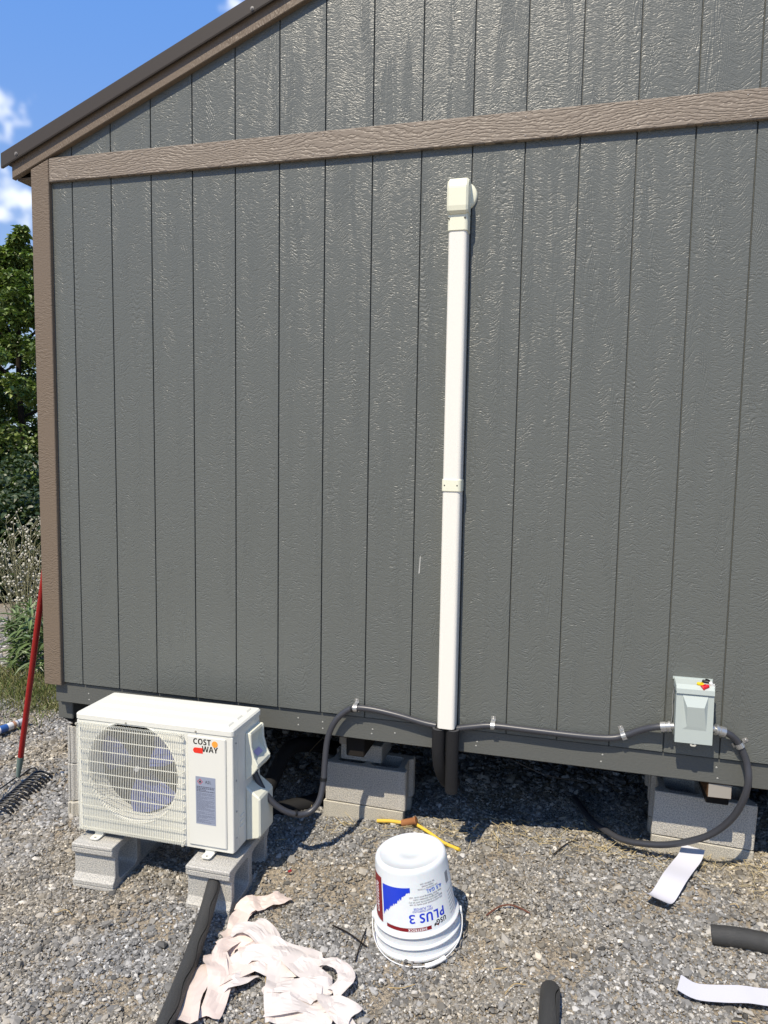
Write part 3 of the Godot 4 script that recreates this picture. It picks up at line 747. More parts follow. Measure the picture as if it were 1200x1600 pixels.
# ---------------------------------------------------------------- line set cover on the wall
func build_line_cover() -> void:
	var c := thing("line_set_cover", "white plastic line set cover running down the wall to the skirt", "line cover", Vector3(1.789, 0.012, 0.0005))
	c.rotation.z = 0.001
	var ivory := mat(Color(0.915, 0.90, 0.86), 0.35, 0.5); var cream := mat(Color(0.905, 0.90, 0.81), 0.4, 0.5)
	var shape := func(w: float, d: float, r: float) -> PackedVector2Array:     # D section: flat at the wall, rounded in front (x, -z)
		var o := PackedVector2Array([Vector2(-w, 0), Vector2(-w, -d + r)])
		for i in 6: o.append(Vector2(-w + r, -d + r) + Vector2.from_angle(PI + PI / 2 * i / 5.0) * r)
		for i in 6: o.append(Vector2(w - r, -d + r) + Vector2.from_angle(PI * 1.5 + PI / 2 * i / 5.0) * r)
		o.append(Vector2(w, 0)); return o
	var up := Transform3D(Basis(Vector3.RIGHT, -PI / 2), Vector3.ZERO)
	var a := MB.new(); a.extrude(shape.call(0.0365, 0.060, 0.015), [], 0.0, 0.988, up, 0.0015); part("lower_duct", a, ivory, c)
	var b := MB.new(); b.extrude(shape.call(0.0365, 0.060, 0.015), [], 1.03, 2.02, up, 0.0015); part("upper_duct", b, ivory, c)
	var j := MB.new(); j.extrude(shape.call(0.0398, 0.0645, 0.016), [], 0.985, 1.034, up, 0.0025); var cp := part("coupling", j, cream, c)
	for x in [-0.027, 0.024]:
		var sc := MB.new(); sc.lathe(PackedVector2Array([Vector2(0, 0.001), Vector2(0.0025, 0.0008), Vector2(0.003, 0)]), 8, Transform3D(Basis(Vector3.RIGHT, PI / 2), Vector3(x, 1.01, 0.0645))); part("screw", sc, mat(Color(0.25, 0.24, 0.2), 0.5), cp)
	# wall cap: collar, hood with rounded shoulder, round flange behind
	var cap := MB.new()
	cap.extrude(shape.call(0.0398, 0.064, 0.016), [], 2.0, 2.068, up, 0.0025)
	var wc := part("wall_cap", cap, cream, c)
	for x in [-0.034, 0.029]:
		var sc := MB.new(); sc.lathe(PackedVector2Array([Vector2(0, 0.001), Vector2(0.003, 0.0008), Vector2(0.004, 0)]), 8, Transform3D(Basis(Vector3.RIGHT, PI / 2), Vector3(x, 2.047, 0.064))); part("screw", sc, mat(Color(0.25, 0.24, 0.2), 0.5), wc)
	var hd := MB.new()
	var side := PackedVector2Array([Vector2(0, 2.062), Vector2(-0.068, 2.062), Vector2(-0.078, 2.072), Vector2(-0.081, 2.09)])
	for i in 9: side.append(Vector2(-0.041, 2.155) + Vector2.from_angle(PI - PI / 2 * i / 8.0) * Vector2(0.04, 0.046))
	side.append(Vector2(0, 2.203))
	hd.extrude(side, [], -0.0415, 0.0415, Transform3D(Basis(Vector3(0, 0, -1), Vector3.UP, Vector3(1, 0, 0)), Vector3.ZERO), 0.008); part("hood", hd, cream, wc)
	var fl := MB.new(); fl.lathe(PackedVector2Array([Vector2(0, 0.012), Vector2(0.051, 0.012), Vector2(0.056, 0.008), Vector2(0.057, 0.0)]), 40, Transform3D(Basis(Vector3.RIGHT, PI / 2), Vector3(0.009, 2.145, 0.0))); part("flange", fl, cream, wc)
	# insulated pipes hanging out of its lower end
	var foam := mat(Color(0.135, 0.135, 0.14), 0.8, 0.35); foam.normal_enabled = true; foam.normal_texture = noise_tex(0.14, 95, 3, [], 256, 4.0); foam.uv1_triplanar = true; foam.uv1_scale = Vector3(8, 8, 8)
	var rim := mat(Color(0.30, 0.30, 0.305), 0.9, 0.2)
	var i := 0
	for pth in [[Vector3(1.757, 0.004, 0.034), Vector3(1.756, -0.06, 0.033), Vector3(1.757, -0.12, 0.027), Vector3(1.764, -0.19, 0.004), Vector3(1.782, -0.262, -0.05), Vector3(1.80, -0.30, -0.14)], [Vector3(1.816, 0.006, 0.034), Vector3(1.815, -0.08, 0.034), Vector3(1.815, -0.16, 0.031), Vector3(1.815, -0.268, 0.022)]]:
		var t := thing("insulated_pipe", ["left foam insulated pipe bending back from the lower end of the white cover", "right foam insulated pipe hanging straight from the lower end of the white cover"][i], "insulated pipe")
		var m := MB.new(); m.tube(curve(PackedVector3Array(pth)), 0.0272, 20, false); part("foam_sleeve", m, foam, t)
		for e in [0, -1]:
			var p: Vector3 = pth[e]; var d: Vector3 = (pth[0] - pth[1]).normalized() if e == 0 else (pth[-1] - pth[-2]).normalized()
			var bs := Basis(d.cross(Vector3(0, 0, 1)).normalized(), d, d.cross(Vector3(0, 0, 1)).normalized().cross(d))
			var ri := MB.new(); ri.lathe(PackedVector2Array([Vector2(0.0272, -0.0005), Vector2(0.0262, 0.002), Vector2(0.017, 0.002), Vector2(0.015, 0.0), Vector2(0.014, -0.05), Vector2(0, -0.05)]), 20, Transform3D(bs, p)); part("cut_end", ri, rim, t)
		i += 1
	# the thick lagged line that leaves the back of the outdoor unit
	i = 0
	for pth in [[Vector3(0.83, -0.60, -0.20), Vector3(0.855, -0.52, -0.27), Vector3(0.88, -0.44, -0.32), Vector3(0.90, -0.385, -0.36), Vector3(0.93, -0.36, -0.42), Vector3(1.0, -0.40, -0.55), Vector3(1.1, -0.5, -0.75)], [Vector3(0.82, -0.645, -0.22), Vector3(0.95, -0.63, -0.31), Vector3(1.06, -0.625, -0.40), Vector3(1.12, -0.62, -0.48)]]:
		var m := MB.new(); m.tube(curve(PackedVector3Array(pth)), 0.037, 16)
		var o := part("lagged_pipe", m, foam); tag(o, ["thick black lagged pipe rising behind the outdoor unit into the dark", "short black lagged pipe lying on the ground behind the outdoor unit"][i], "insulated pipe"); i += 1

# ---------------------------------------------------------------- conduit
func build_conduits() -> void:
	var pvc := mat(Color(0.235, 0.24, 0.26), 0.38, 0.5)
	var zinc := mat(Color(0.72, 0.72, 0.71), 0.32, 0.5); zinc.metallic = 0.75
	var a := PackedVector3Array([Vector3(1.0, -0.19, 0.225), Vector3(1.041, -0.274, 0.220), Vector3(1.091, -0.347, 0.200), Vector3(1.152, -0.392, 0.170), Vector3(1.209, -0.403, 0.130), Vector3(1.248, -0.366, 0.100), Vector3(1.260, -0.292, 0.070), Vector3(1.260, -0.200, 0.050), Vector3(1.266, -0.104, 0.035), Vector3(1.293, -0.031, 0.030), Vector3(1.334, 0.018, 0.025), Vector3(1.381, 0.044, 0.022), Vector3(1.458, 0.047, 0.020), Vector3(1.572, 0.034, 0.020), Vector3(1.684, 0.014, 0.020), Vector3(1.742, 0.008, 0.020)])
	var b := PackedVector3Array([Vector3(1.83, 0.006, 0.02), Vector3(1.90, 0.022, 0.02), Vector3(1.979, 0.035, 0.019), Vector3(2.134, 0.035, 0.02), Vector3(2.310, 0.035, 0.022), Vector3(2.432, 0.039, 0.020), Vector3(2.492, 0.055, 0.019), Vector3(2.549, 0.087, 0.026), Vector3(2.60, 0.110, 0.038), Vector3(2.640, 0.120, 0.045)])
	var c := PackedVector3Array([Vector3(2.835, 0.126, 0.045), Vector3(2.862, 0.118, 0.040), Vector3(2.893, 0.093, 0.027), Vector3(2.918, 0.055, 0.021), Vector3(2.938, 0.002, 0.024), Vector3(2.944, -0.056, 0.036), Vector3(2.934, -0.132, 0.030), Vector3(2.905, -0.228, 0.000), Vector3(2.848, -0.320, -0.040), Vector3(2.774, -0.386, -0.080), Vector3(2.684, -0.439, -0.120), Vector3(2.589, -0.470, -0.160), Vector3(2.514, -0.487, -0.205), Vector3(2.450, -0.49, -0.27), Vector3(2.396, -0.50, -0.36), Vector3(2.32, -0.52, -0.6)])
	var i := 0
	for p in [a, b, c]:
		var t := thing("conduit", ["grey flexible conduit looping from the outdoor unit up to the wall", "grey conduit clipped along the skirt from the white cover to the disconnect box", "grey conduit looping down from the disconnect box to the ground under the shed"][i], "conduit")
		var m := MB.new(); m.tube(curve(p, 5), 0.0131, 14); part("sheath", m, pvc, t)
		var fits := [[a[0], a[1] - a[0]]] if i == 0 else [[b[-1], b[-1] - b[-2]]] if i == 1 else [[c[0], c[0] - c[1]]]
		for f in fits:
			var d: Vector3 = f[1].normalized() * (-1.0 if i == 0 else 1.0)
			var x := d.cross(Vector3(0, 0, 1)).normalized()
			var q := MB.new(); q.lathe(PackedVector2Array([Vector2(0.015, -0.018), Vector2(0.0195, -0.016), Vector2(0.0195, 0.004), Vector2(0.017, 0.005), Vector2(0.017, 0.012), Vector2(0.021, 0.013), Vector2(0.021, 0.022), Vector2(0.013, 0.023), Vector2(0.013, 0.034)]), 12, Transform3D(Basis(x, d, x.cross(d)), f[0])); part("fitting", q, zinc if i > 0 else mat(Color(0.16, 0.16, 0.17), 0.6), t)
		if i == 0:
			for k in [[6, 0.2], [3, 0.3], [10, 0.8]]:
				var w := MB.new(); w.tube(PackedVector3Array([p[k[0]].lerp(p[k[0] + 1], k[1] - 0.07), p[k[0]].lerp(p[k[0] + 1], k[1] + 0.07)]), 0.0149, 14); part("tape_wrap", w, mat(Color(0.05, 0.05, 0.05), 0.5), t)
		i += 1
	# one hole straps
	var where := [[Vector3(1.388, 0.045, 0.021), 0.05, "zinc strap holding the conduit left of the white cover"], [Vector3(1.979, 0.035, 0.019), 0.0, "zinc strap holding the conduit just right of the white cover"], [Vector3(2.492, 0.056, 0.019), 0.45, "zinc strap left of the disconnect box where the conduit bends up"], [Vector3(2.909, 0.071, 0.022), -1.0, "zinc strap right of the disconnect box where the conduit bends down"]]
	for w in where:
		var t := thing("conduit_strap", w[2], "strap", w[0]); t.rotation.z = w[1]
		var s := MB.new()
		var arc := []
		for k in 9:
			var an := PI * k / 8.0
			arc.append(Vector2(cos(an) * 0.0165, sin(an) * 0.0165))
		arc.push_front(Vector2(0.0165, -w[0].z + 0.001)); arc.push_front(Vector2(0.036, -w[0].z + 0.001)); arc.append(Vector2(-0.0165, -w[0].z + 0.001)); arc.append(Vector2(-0.024, -w[0].z + 0.001))
		for k in arc.size() - 1:
			var p: Vector2 = arc[k]; var q: Vector2 = arc[k + 1]
			var e := (q - p).normalized(); var nn := Vector2(e.y, -e.x)
			var f := func(v: Vector2, off: float, x: float) -> Vector3: return Vector3(x, v.x + nn.x * off, v.y + nn.y * off)
			s.quad(f.call(p, 0.0012, -0.009), f.call(q, 0.0012, -0.009), f.call(q, 0.0012, 0.009), f.call(p, 0.0012, 0.009), Vector3(0, nn.x, nn.y))
			s.quad(f.call(p, 0.0, -0.009), f.call(q, 0.0, -0.009), f.call(q, 0.0012, -0.009), f.call(p, 0.0012, -0.009), Vector3(-1, 0, 0)); s.quad(f.call(p, 0.0, 0.009), f.call(q, 0.0, 0.009), f.call(q, 0.0012, 0.009), f.call(p, 0.0012, 0.009), Vector3(1, 0, 0))
		part("band", s, zinc, t)
		var sc := MB.new(); sc.lathe(PackedVector2Array([Vector2(0, 0.005), Vector2(0.004, 0.004), Vector2(0.005, 0)]), 8, Transform3D(Basis(Vector3.RIGHT, PI / 2), Vector3(0, 0.028, -w[0].z + 0.002))); part("screw", sc, zinc, t)
	# thin stray wires in the dark under the floor
	for k in 2:
		var p: PackedVector3Array = [PackedVector3Array([Vector3(0.98, -0.42, -0.42), Vector3(1.05, -0.34, -0.5), Vector3(1.14, -0.28, -0.55)]), PackedVector3Array([Vector3(2.05, -0.22, -0.25), Vector3(2.2, -0.29, -0.3), Vector3(2.36, -0.34, -0.4)])][k]
		var m := MB.new(); m.tube(curve(p), 0.0025, 6)
		var o := part("wire", m, mat(Color(0.42, 0.37, 0.28) if k == 0 else Color(0.2, 0.2, 0.2), 0.6)); tag(o, ["thin tan wire crossing the dark beside the lagged pipe", "thin dark wire sagging under the floor between the piers"][k], "wire")

# ---------------------------------------------------------------- disconnect box
func build_disconnect() -> void:
	var d := thing("disconnect_box", "grey metal electrical disconnect box on the siding at the right", "electrical box", Vector3(2.737, 0.079, 0.0005))
	d.rotation.z = 0.012
	var gm := mat(Color(0.70, 0.735, 0.715), 0.42, 0.5)
	var b := MB.new(); b.box(Vector3(0, 0.108, 0.037), Vector3(0.124, 0.214, 0.074), 0.003); part("case", b, gm, d)
	var cv := MB.new()                                        # cover with a pressed raised field
	var W := 0.066; var z0 := 0.082
	var o := [Vector3(-W, 0.0, z0), Vector3(W, 0.0, z0), Vector3(W, 0.192, z0), Vector3(-W, 0.192, z0)]
	var m := [Vector3(-0.041, 0.053, z0), Vector3(0.043, 0.053, z0), Vector3(0.046, 0.186, z0), Vector3(-0.044, 0.186, z0)]
	var n := [Vector3(-0.026, 0.066, z0 + 0.003), Vector3(0.028, 0.066, z0 + 0.003), Vector3(0.031, 0.146, z0 + 0.018), Vector3(-0.029, 0.146, z0 + 0.018)]
	for k in 4:
		var k2 := (k + 1) % 4
		cv.quad(o[k], o[k2], m[k2], m[k], Vector3(0, 0, 1)); cv.quad(m[k], m[k2], n[k2], n[k], Vector3(0, 0, 1))
		var c: Vector3 = (o[k] + o[k2]) / 2 - Vector3(0, 0.096, z0)
		cv.quad(o[k], o[k2], o[k2] - Vector3(0, 0, 0.02), o[k] - Vector3(0, 0, 0.02), c)
	cv.quad(n[0], n[1], n[2], n[3], Vector3(0, 0, 1)); part("cover", cv, gm, d)
	var hd := MB.new()                                        # rain hood
	hd.extrude(PackedVector2Array([Vector2(0.0, 0.228), Vector2(0.066, 0.222), Vector2(0.087, 0.210), Vector2(0.0885, 0.192), Vector2(0.0865, 0.192), Vector2(0.0845, 0.208), Vector2(0.065, 0.2175), Vector2(0.0, 0.2195)]), [], -0.0665, 0.0665, Transform3D(Basis(Vector3(0, 0, 1), Vector3.UP, Vector3(-1, 0, 0)), Vector3.ZERO))
	hd.box(Vector3(0, 0.2255, 0.002), Vector3(0.143, 0.010, 0.004))
	hd.box(Vector3(-0.0665, 0.208, 0.04), Vector3(0.002, 0.022, 0.075)); hd.box(Vector3(0.0665, 0.208, 0.04), Vector3(0.002, 0.022, 0.075))
	part("hood", hd, gm, d)
	var lt := MB.new(); lt.extrude(rrect(-0.011, -0.012, 0.011, 0.006, 0.007, 4), [circle(Vector2(0, -0.004), 0.0032, 10)], 0.076, 0.079, Transform3D.IDENTITY); part("lock_tab", lt, mat(Color(0.78, 0.77, 0.72), 0.35), d)
	var wire := MB.new(); wire.tube(curve(PackedVector3Array([Vector3(-0.068, 0.19, 0.03), Vector3(-0.072, 0.15, 0.02), Vector3(-0.069, 0.09, 0.015), Vector3(-0.071, 0.05, 0.01)])), 0.0014, 6); part("edge_wire", wire, mat(Color(0.6, 0.6, 0.6), 0.4), d)
	# connectors left lying on the hood
	for q in [["yellow wire connector lying on the disconnect box", Color(0.92, 0.78, 0.10), Vector3(2.752, 0.3035, 0.062), 0.010, Vector3(0.3, 0.3, 1.1)], ["red wire connector lying on the disconnect box", Color(0.78, 0.10, 0.14), Vector3(2.769, 0.299, 0.075), 0.0115, Vector3(0.2, 0.4, -1.2)], ["pale wire connector at the right end of the disconnect box top", Color(0.85, 0.85, 0.83), Vector3(2.792, 0.303, 0.06), 0.0115, Vector3(0.3, 0, 0.3)], ["black wire connector behind the red one on the disconnect box", Color(0.05, 0.05, 0.05), Vector3(2.776, 0.3075, 0.036), 0.011, Vector3(0, 0, 1.4)]]:
		var c := MB.new(); var r: float = q[3]
		c.lathe(PackedVector2Array([Vector2(0, 1.25 * r), Vector2(0.45 * r, 1.2 * r), Vector2(0.62 * r, 0.9 * r), Vector2(0.85 * r, -0.7 * r), Vector2(0.98 * r, -0.8 * r), Vector2(0.98 * r, -1.2 * r), Vector2(0, -1.2 * r)]), 10, Transform3D.IDENTITY, false)
		for w in [-1, 1]: c.box(Vector3(w * r * 0.85, -0.2 * r, 0), Vector3(r * 0.5, r * 1.1, r * 0.22), r * 0.05)
		var n2 := part("wire_connector", c, mat(q[1], 0.45)); n2.position = q[2]; n2.rotation = q[4]; tag(n2, q[0], "wire connector")

# ---------------------------------------------------------------- bucket
func bucket_r(h: float) -> float: return lerpf(0.1425, 0.1285, clampf((h - 0.09) / 0.21, 0, 1))
func build_bucket() -> void:
	var u := thing("bucket", "upturned white plastic bucket with blue and red print", "bucket", Vector3(1.785, ground_h(1.785, 0.5) + 0.004, 0.50))
	u.rotation = Vector3(0.02, 0.205, 0.115)
	var pl := mat(Color(0.84, 0.85, 0.855), 0.42, 0.5); pl.subsurf_scatter_enabled = true; pl.subsurf_scatter_strength = 0.12
	pl.normal_enabled = true; pl.normal_texture = noise_tex(0.012, 97, 2, [], 256, 2.0); pl.uv1_triplanar = true; pl.uv1_scale = Vector3(3, 3, 3); pl.normal_scale = 0.35
	var m := MB.new()
	m.lathe(PackedVector2Array([Vector2(0.150, 0.0), Vector2(0.159, 0.001), Vector2(0.1605, 0.006), Vector2(0.159, 0.011), Vector2(0.1515, 0.013), Vector2(0.1500, 0.020), Vector2(0.1505, 0.040), Vector2(0.1565, 0.043), Vector2(0.1575, 0.046), Vector2(0.1560, 0.049), Vector2(0.1495, 0.052), Vector2(0.1480, 0.060), Vector2(0.1480, 0.080), Vector2(0.1545, 0.083), Vector2(0.1555, 0.087), Vector2(0.1535, 0.090), Vector2(0.1440, 0.092), Vector2(0.1425, 0.095), Vector2(0.1285, 0.298), Vector2(0.1265, 0.306), Vector2(0.122, 0.3115), Vector2(0.115, 0.314), Vector2(0.109, 0.3125), Vector2(0.105, 0.308), Vector2(0.06, 0.3075), Vector2(0.034, 0.3085), Vector2(0.031, 0.3065), Vector2(0.0, 0.306)]), 72)
	m.lathe(PackedVector2Array([Vector2(0.0, 0.303), Vector2(0.125, 0.303), Vector2(0.138, 0.095), Vector2(0.147, 0.0), Vector2(0.150, 0.0)]), 48)
	part("body", m, pl, u)
	var bluem := mat(Color(0.07, 0.22, 0.78), 0.42); var red := mat(Color(0.50, 0.05, 0.09), 0.42); var greym := mat(Color(0.55, 0.56, 0.58), 0.5); var whitem := mat(Color(0.92, 0.9, 0.9), 0.45); var ink := mat(Color(0.08, 0.08, 0.09), 0.45)
	# printed areas follow the wall of the bucket; the writing stands on its head
	part("blue_splash", wrap_area(func(s: float) -> Vector2:
		var r := RandomNumberGenerator.new(); r.seed = int(s * 40.0) + 900
		return Vector2(lerpf(0.138, 0.242, pow(s, 0.8)) + r.randf_range(-0.008, 0.008) * (1.0 if s > 0.04 else 0.0), lerpf(0.252, 0.257, s)), -50.0, -2.0, 40), bluem, u)
	part("red_band", wrap_area(func(_s: float) -> Vector2: return Vector2(0.102, 0.115), -44.0, 24.0, 24), red, u)
	part("red_panel", wrap_area(func(_s: float) -> Vector2: return Vector2(0.105, 0.268), -84.0, -53.0, 12), red, u)
	part("print_text", bend(text("SHEETROCK", 0.0085, true, 0.0003), 4.0, 0.1085, true, 0.0009), whitem, u)
	part("print_text", bend(text("PLUS 3", 0.031, true, 0.0003), 21.0, 0.148, true, 0.0006), bluem, u)
	part("print_text", bend(text("ALL PURPOSE", 0.0075, false, 0.0003), 14.0, 0.181, true, 0.0006), bluem, u)
	part("print_text", bend(text("JOINT COMPOUND", 0.0062, false, 0.0003), 14.0, 0.172, true, 0.0006), bluem, u)
	part("print_text", bend(text("USG", 0.017, true, 0.0003), 41.0, 0.118, true, 0.0006), ink, u)
	var lg := part("print_mark", wrap_area(func(s: float) -> Vector2: return Vector2(0.106 + 0.006 * s, 0.106 + 0.006 * s + (0.009 if s < 0.99 else 0.0)), 28.5, 32.5, 4), ink, u); lg.set_meta("label", "small black and red mark beside the writing")
	part("print_mark", wrap_area(func(s: float) -> Vector2: return Vector2(0.104 + 0.007 * (1.0 - s), 0.112 + 0.002 * s), 31.0, 35.5, 4), red, u)
	var r := RandomNumberGenerator.new(); r.seed = 77
	for k in 9:                                               # grey small print, upside down
		var h := 0.196 + k * 0.0085
		if k == 4 or k == 5: continue
		var a0 := 6.0 if k < 4 else 10.0
		part("fine_print", bend(text(["mix until smooth and ready to use", "apply with a broad knife and let dry", "sand lightly between coats", "keep from freezing and cover well", "", "", "net contents 17 litres", "ready mixed", "for interior use"][k], 0.0058, false, 0.0002), a0 + 16.0, h, true, 0.0006), greym, u)
	part("print_text", bend(text("4.5 GAL", 0.013, true, 0.0003), 36.0, 0.236, true, 0.0006), mat(Color(0.35, 0.47, 0.80), 0.45), u)
	part("grey_print", wrap_area(func(s: float) -> Vector2: return Vector2(0.222, 0.262), 62.0, 71.0, 6), greym, u)
	for k in 7: part("fine_print", wrap_area(func(_s: float) -> Vector2: return Vector2(0.112 + k * 0.013, 0.1155 + k * 0.013), 62.0, 84.0, 8), mat(Color(0.68, 0.69, 0.71), 0.5), u)
	for k in 2: part("panel_text", bend(text(["CAUTION", "READY MIXED"][k], 0.018 if k == 0 else 0.010, true, 0.0003), -66.0 - k * 9.0, 0.185, true, 0.0009, true), whitem, u)
	# wire bail with its grip, resting on the gravel in front
	var bp := PackedVector3Array()
	for k in 25:
		var s := k / 24.0
		var an := lerpf(-PI * 0.53, PI * 0.53, s)
		var rr := 0.163 + 0.022 * pow(cos(an), 2.0)
		bp.append(Vector3(sin(an) * rr, lerpf(0.062, 0.006, pow(maxf(cos(an), 0.0), 0.55)), cos(an) * rr))
	var w := MB.new(); w.tube(bp, 0.0021, 8); var bail := part("bail", w, mat(Color(0.86, 0.86, 0.85), 0.35), u); bail.rotation.y = 0.0
	var gp := MB.new(); gp.tube(PackedVector3Array([bp[13], bp[14], bp[15], bp[16]]), 0.0075, 12); part("grip", gp, mat(Color(0.90, 0.90, 0.89), 0.4), bail)
	for e in [0, 24]:
		var ear := MB.new(); ear.lathe(PackedVector2Array([Vector2(0, 0.008), Vector2(0.013, 0.007), Vector2(0.015, 0.0)]), 14, Transform3D(Basis(Vector3(0, 0, 1), -PI / 2 if e == 24 else PI / 2), Vector3(bp[e].x * 0.965, 0.066, bp[e].z))); part("bail_ear", ear, pl, u)
func wall_pt(deg: float, h: float, off: float) -> Vector3:
	var a := deg_to_rad(deg); var r := bucket_r(h) + off
	return Vector3(sin(a) * r, h, cos(a) * r)
func wrap_area(lim: Callable, a0: float, a1: float, k: int) -> ArrayMesh:
	var b := MB.new()
	for i in k:
		var s0 := float(i) / k; var s1 := float(i + 1) / k
		var l0: Vector2 = lim.call(s0); var l1: Vector2 = lim.call(s1)
		var x0 := lerpf(a0, a1, s0); var x1 := lerpf(a0, a1, s1)
		var n := Vector3(sin(deg_to_rad((x0 + x1) / 2)), 0.07, cos(deg_to_rad((x0 + x1) / 2)))
		b.quad(wall_pt(x0, l0.x, 0.0005), wall_pt(x1, l1.x, 0.0005), wall_pt(x1, l1.y, 0.0005), wall_pt(x0, l0.y, 0.0005), n)
	return b.done()
func bend(tm: Mesh, deg: float, h: float, flip: bool, off: float, side := false) -> ArrayMesh:
	var arr: Array = tm.surface_get_arrays(0) if not tm is PrimitiveMesh else (tm as PrimitiveMesh).get_mesh_arrays()
	var v: PackedVector3Array = arr[Mesh.ARRAY_VERTEX]; var n := PackedVector3Array()
	for i in v.size():
		var x := v[i].x; var y := v[i].y
		if side: var tmp := x; x = -y; y = tmp
		elif flip: x = -x; y = -y
		var a := deg + rad_to_deg(x / bucket_r(h))
		v[i] = wall_pt(a, h + y, off + v[i].z)
		n.append(Vector3(sin(deg_to_rad(a)), 0.07, cos(deg_to_rad(a))).normalized())
	arr[Mesh.ARRAY_VERTEX] = v; arr[Mesh.ARRAY_NORMAL] = n; arr[Mesh.ARRAY_TANGENT] = null
	var m := ArrayMesh.new(); m.add_surface_from_arrays(Mesh.PRIMITIVE_TRIANGLES, arr); return m

